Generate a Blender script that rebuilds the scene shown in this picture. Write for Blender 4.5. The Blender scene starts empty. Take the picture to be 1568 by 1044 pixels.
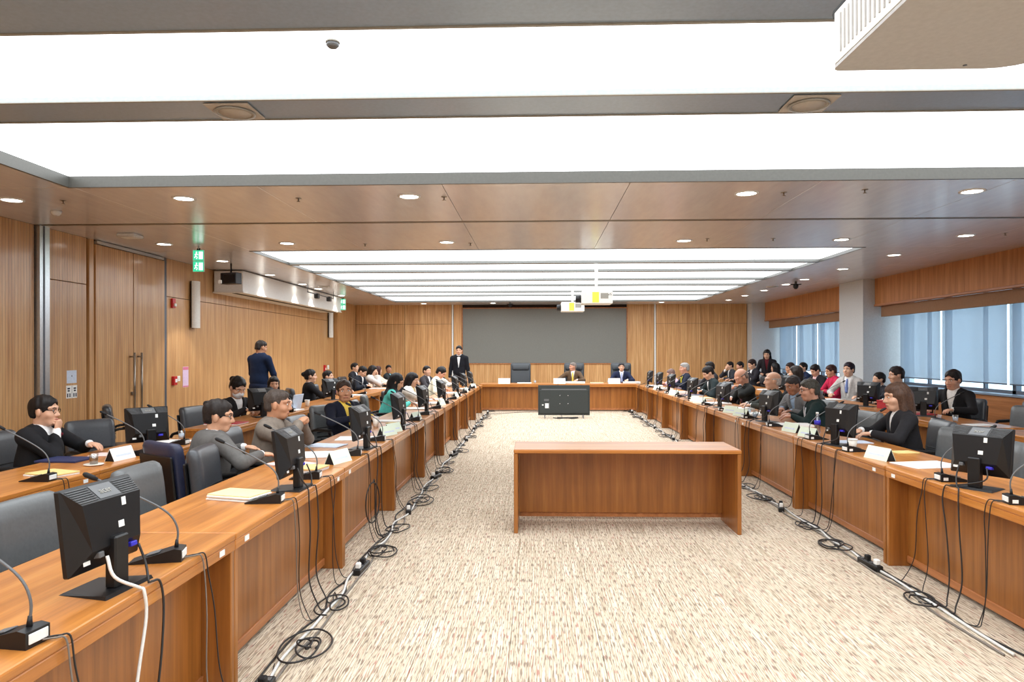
import bpy, bmesh, math, random
import numpy as np
from mathutils import Vector, Matrix, Euler
from mathutils.bvhtree import BVHTree

# ------------------------------------------------------------------ camera, world, exposure
random.seed(7)
SC = bpy.context.scene
COL = SC.collection
FPX = 1090.0                       # focal length in pixels of the 1568 px wide frame
cam_d = bpy.data.cameras.new('camera')
cam_d.sensor_width = 36.0
cam_d.lens = 36.0 * FPX / 1568.0
cam_d.shift_y = 17.0 / 1568.0
cam_d.clip_start = 0.05
cam = bpy.data.objects.new('camera', cam_d)
cam.location = (0, 0, 1.62)
cam.rotation_euler = (math.radians(90), math.radians(0.08), math.atan(38.0 / FPX))
COL.objects.link(cam)
SC.camera = cam

SC.view_settings.view_transform = 'Standard'
SC.view_settings.look = 'None'
SC.view_settings.gamma = 1.0
SC.view_settings.use_curve_mapping = False
SC.view_settings.exposure = 0.36

world = bpy.data.worlds.new('sky')
SC.world = world
world.use_nodes = True
wb = world.node_tree.nodes['Background']
wb.inputs['Color'].default_value = (0.70, 0.88, 1.0, 1)
wb.inputs['Strength'].default_value = 2.5

PANEL_LIGHT = 3.0                  # luminous ceiling panels
DOWNLIGHT = 14.0

CEIL = 3.2
XL, XR = -6.2, 7.35                # left wall, right valance
YB, YN = 23.7, -4.6                # wall behind the chairman, wall behind the camera

# ------------------------------------------------------------------ materials
MAT = {}
def srgb(r, g, b):
    f = lambda v: (v/12.92 if v <= 0.04045 else ((v+0.055)/1.055)**2.4)
    return (f(r/255), f(g/255), f(b/255), 1)
class NT:
    def __init__(s, name):
        m = bpy.data.materials.new(name); m.use_nodes = True
        s.m = m; s.t = m.node_tree; s.b = s.t.nodes['Principled BSDF']; s.out = s.t.nodes['Material Output']
    def n(s, typ, **kw):
        nd = s.t.nodes.new(typ)
        for k, v in kw.items(): setattr(nd, k, v)
        return nd
    def l(s, a, b): s.t.links.new(a, b)
    def mix(s, fac, a, b, blend='MIX'):
        nd = s.n('ShaderNodeMix', data_type='RGBA', blend_type=blend)
        for i, v in ((0, fac), (6, a), (7, b)):
            if hasattr(v, 'is_output'): s.l(v, nd.inputs[i])
            else: nd.inputs[i].default_value = v
        return nd.outputs[2]
    def ramp(s, fac, stops):
        nd = s.n('ShaderNodeValToRGB')
        cr = nd.color_ramp
        while len(cr.elements) < len(stops): cr.elements.new(0.5)
        for e, (p, c) in zip(cr.elements, stops): e.position = p; e.color = c
        s.l(fac, nd.inputs[0]); return nd.outputs[0]
    def mapping(s, src, scale, loc=(0, 0, 0)):
        nd = s.n('ShaderNodeMapping'); nd.inputs['Scale'].default_value = scale; nd.inputs['Location'].default_value = loc
        s.l(src, nd.inputs[0]); return nd.outputs[0]
    def noise(s, vec, scale, detail=4, rough=0.55):
        nd = s.n('ShaderNodeTexNoise'); nd.inputs['Scale'].default_value = scale
        nd.inputs['Detail'].default_value = detail; nd.inputs['Roughness'].default_value = rough
        s.l(vec, nd.inputs['Vector']); return nd.outputs[0]
    def bump(s, h, strength, dist=0.002):
        nd = s.n('ShaderNodeBump'); nd.inputs['Strength'].default_value = strength; nd.inputs['Distance'].default_value = dist
        s.l(h, nd.inputs['Height']); s.l(nd.outputs[0], s.b.inputs['Normal'])
def plain(name, col, rough=0.5, metal=0.0, spec=0.5, emit=None, es=0, coat=0, vary=0.0, scale=40.0, bump=0.0):
    q = NT(name); b = q.b
    b.inputs['Roughness'].default_value = rough; b.inputs['Metallic'].default_value = metal
    b.inputs['Specular IOR Level'].default_value = spec
    b.inputs['Coat Weight'].default_value = coat
    if emit: b.inputs['Emission Color'].default_value = emit; b.inputs['Emission Strength'].default_value = es
    b.inputs['Base Color'].default_value = col
    tc = q.n('ShaderNodeTexCoord').outputs['Object']
    nz = q.noise(tc, scale, 3)
    v = vary if vary else 0.06
    dk = tuple(c*(1-v) for c in col[:3])+(1,); lt = tuple(min(1, c*(1+v)) for c in col[:3])+(1,)
    q.l(q.ramp(nz, [(0.3, dk), (0.7, lt)]), b.inputs['Base Color'])
    if bump: q.bump(nz, bump)
    MAT[name] = q.m
    return q.m
def emitter(name, col, strength):
    q = NT(name)
    e = q.n('ShaderNodeEmission'); e.inputs[0].default_value = col; e.inputs[1].default_value = strength
    q.l(e.outputs[0], q.out.inputs[0]); MAT[name] = q.m
def wood(name, c_dark, c_mid, c_light, grain_axis='X', rough=0.3, coat=0.3, world=False, flute=None, panel=0.0, spec=0.5):
    """wood veneer: long streaks along one axis; flute=(axis, pitch) adds narrow vertical grooves"""
    q = NT(name)
    src = q.n('ShaderNodeNewGeometry').outputs['Position'] if world else q.n('ShaderNodeTexCoord').outputs['Object']
    ax = 'XYZ'.index(grain_axis)
    sc = [9.0, 9.0, 9.0]; sc[ax] = 0.55
    n1 = q.noise(q.mapping(src, tuple(sc)), 1.6, 5, 0.6)
    sc2 = [70.0, 70.0, 70.0]; sc2[ax] = 1.6
    n2 = q.noise(q.mapping(src, tuple(sc2)), 1.0, 2)
    base = q.ramp(n1, [(0.30, c_dark), (0.52, c_mid), (0.75, c_light)])
    fine = q.ramp(n2, [(0.3, (0.72, 0.72, 0.72, 1)), (0.7, (1.12, 1.12, 1.12, 1))])
    colr = q.mix(0.45, base, fine, 'MULTIPLY')
    oi = q.n('ShaderNodeObjectInfo').outputs['Random']
    colr = q.mix(0.55, colr, q.ramp(oi, [(0, (0.86, 0.86, 0.86, 1)), (1, (1.12, 1.10, 1.08, 1))]), 'MULTIPLY')
    if flute:
        fa, pitch = flute
        sep = q.n('ShaderNodeSeparateXYZ'); q.l(src, sep.inputs[0])
        mu = q.n('ShaderNodeMath', operation='MULTIPLY'); q.l(sep.outputs['XYZ'.index(fa)], mu.inputs[0]); mu.inputs[1].default_value = 1.0/pitch
        fr = q.n('ShaderNodeMath', operation='FRACT'); q.l(mu.outputs[0], fr.inputs[0])
        g = q.ramp(fr.outputs[0], [(0.0, (0.0, 0.0, 0.0, 1)), (0.14, (1, 1, 1, 1)), (0.86, (1, 1, 1, 1)), (1.0, (0.0, 0.0, 0.0, 1))])
        inv = q.n('ShaderNodeMix', data_type='RGBA'); inv.inputs[6].default_value = (0.60, 0.54, 0.50, 1); inv.inputs[7].default_value = (1, 1, 1, 1)
        q.l(g, inv.inputs[0])
        colr = q.mix(1.0, colr, inv.outputs[2], 'MULTIPLY')
        q.bump(g, 0.5, 0.004)
    q.l(colr, q.b.inputs['Base Color'])
    q.b.inputs['Roughness'].default_value = rough
    q.b.inputs['Coat Weight'].default_value = coat
    q.b.inputs['Coat Roughness'].default_value = 0.15
    q.b.inputs['Specular IOR Level'].default_value = spec
    MAT[name] = q.m

WD, WM, WL = srgb(160, 98, 42), srgb(188, 120, 54), srgb(208, 144, 74)
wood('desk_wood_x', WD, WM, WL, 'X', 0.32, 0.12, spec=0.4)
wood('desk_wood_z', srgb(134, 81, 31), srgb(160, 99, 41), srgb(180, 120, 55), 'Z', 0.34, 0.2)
VD, VM, VL = srgb(186, 136, 86), srgb(208, 160, 106), srgb(226, 184, 132)
wood('wall_wood_y', VD, VM, VL, 'Z', 0.38, 0.5, True, ('Y', 0.05), spec=0.5)
wood('wall_wood_x', VD, VM, VL, 'Z', 0.42, 0.05, True, ('X', 0.06), spec=0.4)
wood('valance_wood', srgb(166, 108, 60), srgb(190, 128, 76), srgb(208, 146, 92), 'Z', 0.45, 0.0, True, spec=0.3)
wood('wood_trim', srgb(150, 92, 50), srgb(176, 112, 64), srgb(196, 132, 82), 'Y', 0.4, 0.1, True)

def ceiling_mat():
    q = NT('ceiling_metal')
    src = q.n('ShaderNodeNewGeometry').outputs['Position']
    n1 = q.noise(q.mapping(src, (6, 1.2, 1)), 2.0, 4)
    colr = q.ramp(n1, [(0.3, srgb(218, 217, 221)), (0.7, srgb(228, 227, 230))])
    oi = q.n('ShaderNodeObjectInfo').outputs['Random']
    colr = q.mix(0.5, colr, q.ramp(oi, [(0, (0.96, 0.96, 0.96, 1)), (1, (1.03, 1.03, 1.03, 1))]), 'MULTIPLY')
    q.l(colr, q.b.inputs['Base Color'])
    q.b.inputs['Metallic'].default_value = 0.35
    q.b.inputs['Roughness'].default_value = 0.22
    MAT['ceiling_metal'] = q.m
ceiling_mat()
def carpet_mat():
    q = NT('carpet')
    src = q.n('ShaderNodeNewGeometry').outputs['Position']
    lines = q.noise(q.mapping(src, (150, 1.6, 1)), 1.0, 2, 0.5)           # loop rows running down the room
    dash = q.noise(q.mapping(src, (150, 11, 1), (3.7, 1.9, 0)), 1.0, 1, 0.4)   # short dark flecks
    hue = q.noise(q.mapping(src, (60, 4.5, 1), (9.1, 4.3, 0)), 1.0, 1, 0.4)
    base = q.ramp(lines, [(0.32, srgb(170, 153, 130)), (0.50, srgb(202, 187, 165)), (0.66, srgb(226, 214, 195))])
    fleck = q.ramp(hue, [(0.38, srgb(132, 108, 90)), (0.52, srgb(116, 104, 94)), (0.64, srgb(168, 112, 100))])
    fac = q.ramp(dash, [(0.53, (0, 0, 0, 1)), (0.62, (0.8, 0.8, 0.8, 1))])
    colr = q.mix(fac, base, fleck)
    light = q.ramp(dash, [(0.28, (1.06, 1.05, 1.03, 1)), (0.42, (1, 1, 1, 1))])
    colr = q.mix(1.0, colr, light, 'MULTIPLY')
    q.l(colr, q.b.inputs['Base Color'])
    q.b.inputs['Roughness'].default_value = 0.95
    q.b.inputs['Specular IOR Level'].default_value = 0.1
    q.bump(dash, 0.3, 0.003)
    MAT['carpet'] = q.m
carpet_mat()
def blind_mat():
    q = NT('blind_fabric')
    src = q.n('ShaderNodeTexCoord').outputs['Object']
    w = q.noise(q.mapping(src, (300, 300, 300)), 1.0, 1)
    d = q.n('ShaderNodeBsdfDiffuse'); q.l(q.ramp(w, [(0.3, srgb(150, 156, 162)), (0.7, srgb(166, 172, 178))]), d.inputs[0])
    t = q.n('ShaderNodeBsdfTranslucent'); t.inputs[0].default_value = srgb(178, 192, 206)
    tr = q.n('ShaderNodeBsdfTransparent')
    m1 = q.n('ShaderNodeMixShader'); m1.inputs[0].default_value = 0.45; q.l(d.outputs[0], m1.inputs[1]); q.l(t.outputs[0], m1.inputs[2])
    m2 = q.n('ShaderNodeMixShader'); m2.inputs[0].default_value = 0.30; q.l(m1.outputs[0], m2.inputs[1]); q.l(tr.outputs[0], m2.inputs[2])
    q.l(m2.outputs[0], q.out.inputs[0]); MAT['blind_fabric'] = q.m
blind_mat()
def glass_mat(name, col=(1, 1, 1, 1), fac=0.9):
    q = NT(name)
    g = q.n('ShaderNodeBsdfGlossy'); g.inputs[1].default_value = 0.02
    tr = q.n('ShaderNodeBsdfTransparent'); tr.inputs[0].default_value = col
    m = q.n('ShaderNodeMixShader'); m.inputs[0].default_value = fac
    q.l(g.outputs[0], m.inputs[1]); q.l(tr.outputs[0], m.inputs[2]); q.l(m.outputs[0], q.out.inputs[0]); MAT[name] = q.m
glass_mat('window_glass', (0.92, 0.97, 1, 1), 0.93)
glass_mat('clear_glass', (0.9, 0.93, 0.93, 1), 0.82)
glass_mat('bottle_plastic', (0.72, 0.78, 0.92, 1), 0.78)

emitter('panel_light', (0.95, 0.98, 1.0, 1), PANEL_LIGHT)
emitter('downlight', (1.0, 0.94, 0.84, 1), DOWNLIGHT)
emitter('exit_green', srgb(60, 205, 150), 1.0)
emitter('exit_white', (0.85, 1.0, 0.92, 1), 1.2)
plain('beam_grey', srgb(156, 174, 194), 0.3, 0.4)
plain('lip_grey', srgb(84, 84, 80), 0.4, 0.2)
plain('beam_dark', srgb(120, 122, 120), 0.35, 0.3)
plain('beam_trim', srgb(150, 148, 140), 0.4, 0.2)
plain('recess_tan', srgb(176, 170, 162), 0.5)
plain('white_paint', srgb(226, 228, 228), 0.6)
plain('column_paint', srgb(200, 204, 206), 0.6)
plain('pelmet_fabric', srgb(150, 112, 82), 0.8)
plain('steel', srgb(196, 202, 208), 0.28, 0.9)
plain('brushed', srgb(150, 142, 132), 0.35, 0.9)
plain('chrome', srgb(220, 220, 222), 0.12, 1.0)
plain('dark_gap', srgb(40, 28, 20), 0.8)
plain('screen_grey', srgb(116, 117, 112), 0.42, 0.0, 0.5)
plain('frame_grey', srgb(96, 102, 112), 0.4, 0.4)
plain('black_plastic', srgb(22, 22, 24), 0.4, 0, 0.4)
plain('tv_back', srgb(54, 60, 60), 0.42, 0, 0.4)
plain('black_matte', srgb(24, 24, 26), 0.6, 0, 0.3)
plain('grey_plastic', srgb(96, 98, 100), 0.45)
plain('lcd', srgb(14, 15, 18), 0.12)
plain('cable_black', srgb(36, 34, 34), 0.5)
plain('cable_grey', srgb(120, 112, 104), 0.5)
plain('cable_white', srgb(222, 222, 218), 0.5)
plain('paper', srgb(240, 240, 238), 0.8, vary=0.02)
plain('paper_blue', srgb(206, 218, 236), 0.8)
plain('paper_yellow', srgb(224, 198, 130), 0.7)
plain('paper_pink', srgb(232, 205, 200), 0.7)
plain('book_yellow', srgb(234, 214, 160), 0.6)
plain('card_green', srgb(222, 236, 218), 0.7, vary=0.02)
plain('red_folder', srgb(176, 34, 46), 0.5)
plain('blue_folder', srgb(34, 44, 86), 0.5)
plain('vga_blue', srgb(52, 48, 190), 0.5)
plain('sticker', srgb(236, 238, 236), 0.7)
plain('sticker_green', srgb(120, 200, 120), 0.7)
plain('led_red', srgb(230, 60, 40), 0.4)
plain('leather_black', srgb(62, 65, 70), 0.36, 0, 0.6, vary=0.1, scale=60, bump=0.15)
plain('leather_grey', srgb(88, 92, 94), 0.38, 0, 0.6, vary=0.08, scale=60, bump=0.15)
plain('leather_navy', srgb(44, 48, 72), 0.4, 0, 0.5, vary=0.1, scale=60, bump=0.15)
plain('leather_exec', srgb(40, 46, 52), 0.35, 0, 0.6, vary=0.1, scale=60, bump=0.15)
plain('alarm_red', srgb(190, 30, 36), 0.4)
plain('poster_violet', srgb(222, 196, 226), 0.7)
plain('poster_pink', srgb(216, 120, 150), 0.7)
plain('print_grey', srgb(120, 122, 130), 0.8)
plain('print_dark', srgb(46, 46, 60), 0.8)
plain('speaker_white', srgb(226, 224, 218), 0.5)
plain('projector_white', srgb(176, 174, 172), 0.5)
plain('label_yellow', srgb(240, 235, 80), 0.6)
plain('teal_item', srgb(50, 120, 120), 0.6)
plain('cup_ceramic', srgb(238, 234, 224), 0.3)
plain('tea', srgb(120, 80, 40), 0.3)
plain('skin_lip', srgb(176, 100, 88), 0.5)
plain('eye_dark', srgb(30, 22, 20), 0.25)
plain('mask_white', srgb(226, 230, 236), 0.7)
_cm = {}
def cloth(rgb, rough=0.85):
    key = ('cloth',)+tuple(rgb)
    if key not in _cm: _cm[key] = plain('cloth_%02x%02x%02x' % tuple(rgb), srgb(*rgb), rough, 0, 0.25, vary=0.12, scale=30, bump=0.1)
    return _cm[key]
def skin(rgb):
    key = ('skin',)+tuple(rgb)
    if key not in _cm:
        m = plain('skin_%02x%02x%02x' % tuple(rgb), srgb(*rgb), 0.5, 0, 0.4, vary=0.08, scale=18)
        m.node_tree.nodes['Principled BSDF'].inputs['Subsurface Weight'].default_value = 0.0
        _cm[key] = m
    return _cm[key]
def hairm(rgb):
    key = ('hair',)+tuple(rgb)
    if key not in _cm: _cm[key] = plain('hair_%02x%02x%02x' % tuple(rgb), srgb(*rgb), 0.5, 0, 0.25, vary=0.35, scale=70, bump=0.5)
    return _cm[key]

# ------------------------------------------------------------------ mesh helpers
class MB:
    """collects shapes; build() links them as one mesh object"""
    def __init__(s): s.v = []; s.f = []; s.sm = []
    def add(s, vs, fs, M=None, smooth=False):
        o = len(s.v)
        for p in vs:
            p = Vector(p)
            if M is not None: p = M @ p
            s.v.append(p[:])
        for f in fs: s.f.append(tuple(i+o for i in f)); s.sm.append(smooth)
        return s
    def box(s, c, d, bev=0.0, M=None, seg=1, smooth=None, deform=None):
        bm = bmesh.new(); bmesh.ops.create_cube(bm, size=1)
        for v in bm.verts: v.co = Vector((v.co.x*d[0]+c[0], v.co.y*d[1]+c[1], v.co.z*d[2]+c[2]))
        if bev: bmesh.ops.bevel(bm, geom=bm.edges[:]+bm.verts[:], offset=bev, segments=seg, profile=0.5, affect='EDGES', clamp_overlap=True)
        bm.verts.index_update()
        vs = [v.co.copy() for v in bm.verts]; fs = [[v.index for v in f.verts] for f in bm.faces]; bm.free()
        if deform: vs = [deform(v) for v in vs]
        return s.add(vs, fs, M, (seg > 1) if smooth is None else smooth)
    def pad(s, c, d, r, cuts=6, M=None, deform=None):
        """rounded cushion: a subdivided box whose points are pulled onto a rounded-box surface"""
        vs = []; fs = []; n = cuts
        h = Vector(d)/2; inner = Vector((max(0, h.x-r), max(0, h.y-r), max(0, h.z-r)))
        idx = {}
        def pt(a, b, e, ax):
            q = [0, 0, 0]; q[ax] = e; q[(ax+1) % 3] = a; q[(ax+2) % 3] = b
            key = (round(q[0], 4), round(q[1], 4), round(q[2], 4))
            if key not in idx:
                p = Vector((q[0]*h.x, q[1]*h.y, q[2]*h.z))
                cl = Vector((max(-inner.x, min(inner.x, p.x)), max(-inner.y, min(inner.y, p.y)), max(-inner.z, min(inner.z, p.z))))
                dv = p-cl
                if dv.length > 1e-9: p = cl+dv.normalized()*min(r, max(dv.length, r))
                p = p+Vector(c)
                if deform: p = deform(p)
                idx[key] = len(vs); vs.append(p)
            return idx[key]
        g = [-1+2*i/n for i in range(n+1)]
        def warp(t): return math.copysign(abs(t)**0.6, t)
        g = [warp(t) for t in g]
        for ax in range(3):
            for e in (-1, 1):
                for i in range(n):
                    for j in range(n):
                        q = [pt(g[i], g[j], e, ax), pt(g[i+1], g[j], e, ax), pt(g[i+1], g[j+1], e, ax), pt(g[i], g[j+1], e, ax)]
                        fs.append(q if e > 0 else q[::-1])
        return s.add(vs, fs, M, True)
    def cyl(s, p0, p1, r0, r1=None, n=12, M=None, smooth=True):
        r1 = r0 if r1 is None else r1
        return s.tube([p0, p1], [r0, r1], n, M, smooth)
    def tube(s, pts, r, n=6, M=None, smooth=True, closed=False):
        pts = [Vector(p) for p in pts]; k = len(pts)
        rr = r if isinstance(r, (list, tuple)) else [r]*k
        vs = []; fs = []
        prev = None
        for i, p in enumerate(pts):
            t = (pts[(i+1) % k]-pts[i-1]) if closed else (pts[min(i+1, k-1)]-pts[max(i-1, 0)])
            t = t.normalized() if t.length > 1e-9 else Vector((0, 0, 1))
            if prev is None:
                a = Vector((0, 0, 1)) if abs(t.z) < 0.9 else Vector((1, 0, 0))
                u = t.cross(a).normalized()
            else:
                u = prev-t*prev.dot(t)
                u = u.normalized() if u.length > 1e-6 else t.orthogonal().normalized()
            prev = u; w = t.cross(u)
            for j in range(n):
                an = 2*math.pi*j/n
                vs.append(p+(u*math.cos(an)+w*math.sin(an))*rr[i])
        for i in range(k if closed else k-1):
            i2 = (i+1) % k
            for j in range(n):
                fs.append((i*n+j, i*n+(j+1) % n, i2*n+(j+1) % n, i2*n+j))
        if not closed:
            fs.append(tuple(range(n))[::-1]); fs.append(tuple((k-1)*n+j for j in range(n)))
        return s.add(vs, fs, M, smooth)
    def lathe(s, prof, c=(0, 0, 0), n=20, M=None, smooth=True):
        vs = []; fs = []; k = len(prof)
        for r, z in prof:
            for j in range(n):
                a = 2*math.pi*j/n; vs.append((c[0]+r*math.cos(a), c[1]+r*math.sin(a), c[2]+z))
        for i in range(k-1):
            for j in range(n):
                fs.append((i*n+j, i*n+(j+1) % n, (i+1)*n+(j+1) % n, (i+1)*n+j))
        if prof[0][0] > 1e-6: fs.append(tuple(range(n))[::-1])
        if prof[-1][0] > 1e-6: fs.append(tuple((k-1)*n+j for j in range(n)))
        return s.add(vs, fs, M, smooth)
    def prism(s, poly, a, b, axis='X', M=None, smooth=False):
        """poly: list of 2-d points in the plane normal to axis, extruded from a to b"""
        def mk(p, t):
            return {'X': (t, p[0], p[1]), 'Y': (p[0], t, p[1]), 'Z': (p[0], p[1], t)}[axis]
        n = len(poly); vs = [mk(p, a) for p in poly]+[mk(p, b) for p in poly]
        fs = [tuple(range(n))[::-1], tuple(n+i for i in range(n))]+[(i, (i+1) % n, n+(i+1) % n, n+i) for i in range(n)]
        return s.add(vs, fs, M, smooth)
    def ellipsoid(s, c, r, nu=12, nv=8, M=None):
        prof = []
        vs = []; fs = []
        for i in range(nv+1):
            ph = -math.pi/2+math.pi*i/nv
            for j in range(nu):
                a = 2*math.pi*j/nu
                vs.append((c[0]+r[0]*math.cos(ph)*math.cos(a), c[1]+r[1]*math.cos(ph)*math.sin(a), c[2]+r[2]*math.sin(ph)))
        for i in range(nv):
            for j in range(nu): fs.append((i*nu+j, i*nu+(j+1) % nu, (i+1)*nu+(j+1) % nu, (i+1)*nu+j))
        return s.add(vs, fs, M, True)
    def mesh(s, name, fix=True):
        me = bpy.data.meshes.new(name)
        me.from_pydata(s.v, [], s.f)
        me.polygons.foreach_set('use_smooth', s.sm)
        if fix:
            bm = bmesh.new(); bm.from_mesh(me)
            bmesh.ops.remove_doubles(bm, verts=bm.verts[:], dist=1e-6)
            bmesh.ops.recalc_face_normals(bm, faces=bm.faces[:]); bm.to_mesh(me); bm.free()
        me.update()
        return me
    def build(s, name, mat, parent=None, loc=(0, 0, 0), rz=0.0):
        o = bpy.data.objects.new(name, s.mesh(name))
        o.data.materials.append(MAT[mat] if isinstance(mat, str) else mat)
        o.location = loc; o.rotation_euler = (0, 0, rz)
        COL.objects.link(o)
        if parent is not None: o.parent = parent
        return o
def thing(name, label=None, cat=None, loc=(0, 0, 0), rz=0.0, group=None):
    o = bpy.data.objects.new(name, None); o.empty_display_size = 0.1
    o.location = loc; o.rotation_euler = (0, 0, rz); COL.objects.link(o)
    return tag(o, label, cat, group)
def tag(o, label=None, cat=None, group=None, kind=None):
    if label: o['label'] = label
    if cat: o['category'] = cat
    if group: o['group'] = group
    if kind: o['kind'] = kind
    return o
def struct(o, label=None, cat=None): return tag(o, label, cat, None, 'structure')
def obj_from(me, name, mat, parent=None, loc=(0, 0, 0), rz=0):
    o = bpy.data.objects.new(name, me)
    if mat is not None and not me.materials: me.materials.append(MAT[mat] if isinstance(mat, str) else mat)
    o.location = loc; o.rotation_euler = (0, 0, rz); COL.objects.link(o)
    if parent is not None: o.parent = parent
    return o
def copy_tree(o, parent=None):
    c = o.copy(); COL.objects.link(c); c.parent = parent
    for ch in KIDS.get(o.name, []): copy_tree(ch, c)
    return c
KIDS = {}
def remember(o):
    """note the children of a prototype and of its parts so that copies need no scene search"""
    KIDS[o.name] = [c for c in bpy.data.objects if c.parent == o]
    for c in KIDS[o.name]: remember(c)
    return o
def place(proto, loc, rz, label, cat=None, group=None):
    c = copy_tree(proto); c.location = loc; c.rotation_euler = (0, 0, rz)
    return tag(c, label, cat, group)
def smooth_path(pts, sub=6):
    """Catmull-Rom through pts"""
    P = [Vector(p) for p in pts]; P = [P[0]*2-P[1]]+P+[P[-1]*2-P[-2]]; out = []
    for i in range(1, len(P)-2):
        for k in range(sub):
            t = k/sub; a, b, c, d = P[i-1], P[i], P[i+1], P[i+2]
            out.append(0.5*((2*b)+(c-a)*t+(2*a-5*b+4*c-d)*t*t+(3*b-a-3*c+d)*t**3))
    out.append(P[-2]); return out
def text_mesh(txt, size, extrude=0.0006):
    cu = bpy.data.curves.new('lettering', 'FONT'); cu.body = txt; cu.size = size; cu.extrude = extrude
    cu.align_x = 'CENTER'; cu.align_y = 'CENTER'; cu.resolution_u = 3
    o = bpy.data.objects.new('lettering_curve', cu); COL.objects.link(o)
    dg = bpy.context.evaluated_depsgraph_get()
    me = bpy.data.meshes.new_from_object(o.evaluated_get(dg))
    bpy.data.objects.remove(o); bpy.data.curves.remove(cu)
    return me
ORD = ['zeroth', 'first', 'second', 'third', 'fourth', 'fifth', 'sixth', 'seventh', 'eighth', 'ninth', 'tenth', 'eleventh', 'twelfth', 'thirteenth', 'fourteenth', 'fifteenth', 'sixteenth', 'seventeenth']
_cnt = {}
def nth(key):
    _cnt[key] = _cnt.get(key, 0)+1; return ORD[_cnt[key]]
# ------------------------------------------------------------------ the room
def slab(name, x0, x1, y0, y1, z0, z1, mat, parent=None, bev=0.0):
    return MB().box(((x0+x1)/2, (y0+y1)/2, (z0+z1)/2), (x1-x0, y1-y0, z1-z0), bev).build(name, mat, parent)

floor = struct(slab('floor', XL-0.3, 8.4, YN-0.2, YB+0.3, -0.12, -0.012, 'carpet'), 'beige carpet floor flecked with short brown and red dashes')
tile_me = MB().box((0, 0, -0.006), (0.4985, 0.4985, 0.012), 0.0015).mesh('carpet_tile')
tile_me.materials.append(MAT['carpet'])
# carpet squares: the nearest ones one by one, the rest of the floor as larger runs of the same carpet
TX = [-1.5+0.5*i for i in range(9)]
for i, x in enumerate(TX):
    for j in range(33):
        y = 2.0+0.5*j
        obj_from(tile_me, 'carpet_tile', None, floor, (x+0.25-0.15, y+0.25, 0))
xa, xb, ya, yb = -1.65, 2.85, 2.0, 18.5
for (x0, x1, y0, y1) in ((XL-0.2, xa, YN, YB+0.2), (xb, 8.2, YN, YB+0.2), (xa, xb, YN, ya), (xa, xb, yb, YB+0.2)):
    slab('carpet_field', x0, x1, y0, y1, -0.012, 0.0, 'carpet', floor)

# --- ceiling
ceiling = struct(slab('ceiling', XL-0.3, 8.4, YN-0.2, YB+0.3, CEIL+0.16, CEIL+0.3, 'white_paint'), 'glossy taupe metal panel ceiling with luminous strips')
_pm = {}
def ceil_panels(x0, x1, y0, y1, nx, ny):
    w, d = (x1-x0)/nx, (y1-y0)/ny
    key = (round(w, 4), round(d, 4))
    if key not in _pm:
        _pm[key] = MB().box((0, 0, 0.03), (w-0.004, d-0.004, 0.06), 0.002).mesh('ceiling_panel'); _pm[key].materials.append(MAT['ceiling_metal'])
    for i in range(nx):
        for j in range(ny):
            obj_from(_pm[key], 'ceiling_panel', None, ceiling, (x0+(i+.5)*w, y0+(j+.5)*d, CEIL))
FX0, FX1 = -4.45, 4.95              # extents of the luminous fields
FY = (6.66, 10.95, 22.3)
ceil_panels(XL, XR+0.6, FY[0], 8.56, 8, 1)
ceil_panels(XL, XR+0.6, 8.66, FY[1], 8, 1)
ceil_panels(XL, FX0, FY[1], FY[2], 1, 5)
ceil_panels(FX1, XR+0.6, FY[1], FY[2], 2, 5)
ceil_panels(XL, XR+0.6, FY[2], YB+0.1, 8, 1)
ceil_panels(XL, FX0, YN, FY[0], 1, 5)
ceil_panels(FX1, XR+0.6, YN, FY[0], 2, 5)
# partition track: two dark slots with a metal rail between
tr = struct(slab('trim_1', XL, XR+0.6, 8.56, 8.66, CEIL+0.035, CEIL+0.06, 'dark_gap'), 'dark ceiling track of the folding partition')
slab('rail', XL, XR+0.6, 8.575, 8.602, CEIL-0.004, CEIL+0.035, 'brushed', tr)
slab('rail', XL, XR+0.6, 8.622, 8.648, CEIL-0.004, CEIL+0.035, 'brushed', tr)
# luminous fields: recessed glowing panels between grey beams
def lum_field(y0, y1, beams, depth, bw, base, n_lip):
    ys = [y0]
    z = CEIL+depth
    edges = []
    cur = y0
    for (b0, b1) in beams: edges.append((cur, b0)); cur = b1
    edges.append((cur, y1))
    for k, (a, b) in enumerate(edges):
        o = slab('light_panel', FX0, FX1, a-0.02, b+0.02, z, z+0.02, 'panel_light')
        tag(o, base % ORD[k+1], 'light panel', 'luminous ceiling panels')
    bs = []
    for (b0, b1) in beams:
        zb = z-0.03 if depth > 0.06 else CEIL
        bo = slab('ceiling_beam', FX0, FX1, b0, b1, zb, z+0.03, 'beam_grey' if depth > 0.06 else 'beam_dark')
        bs.append(bo)
        if b1-b0 > 0.2:
            for yy in (b0, b1-0.02): slab('edge_trim', FX0, FX1, yy, yy+0.02, zb-0.008, zb, 'beam_trim', bo)
    t = struct(slab('trim_%d' % n_lip, FX0-0.03, FX0, y0-0.03, y1+0.03, CEIL-0.006, z+0.03, 'lip_grey'), 'grey edging round a luminous ceiling field')
    slab('edging', FX1, FX1+0.03, y0-0.03, y1+0.03, CEIL-0.006, z+0.03, 'lip_grey', t)
    slab('edging', FX0, FX1, y0-0.03, y0, CEIL-0.006, z+0.03, 'lip_grey', t)
    slab('edging', FX0, FX1, y1, y1+0.03, CEIL-0.006, z+0.03, 'lip_grey', t)
    return bs
far_b = lum_field(FY[1]+0.03, FY[2]-0.03, [(12.66, 12.83), (14.0, 14.17), (15.68, 15.86), (17.0, 17.18), (18.8, 18.98), (20.02, 20.2)], 0.045, 0.08,
          'glowing ceiling strip, %s from the near end of the far field', 2)
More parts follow.
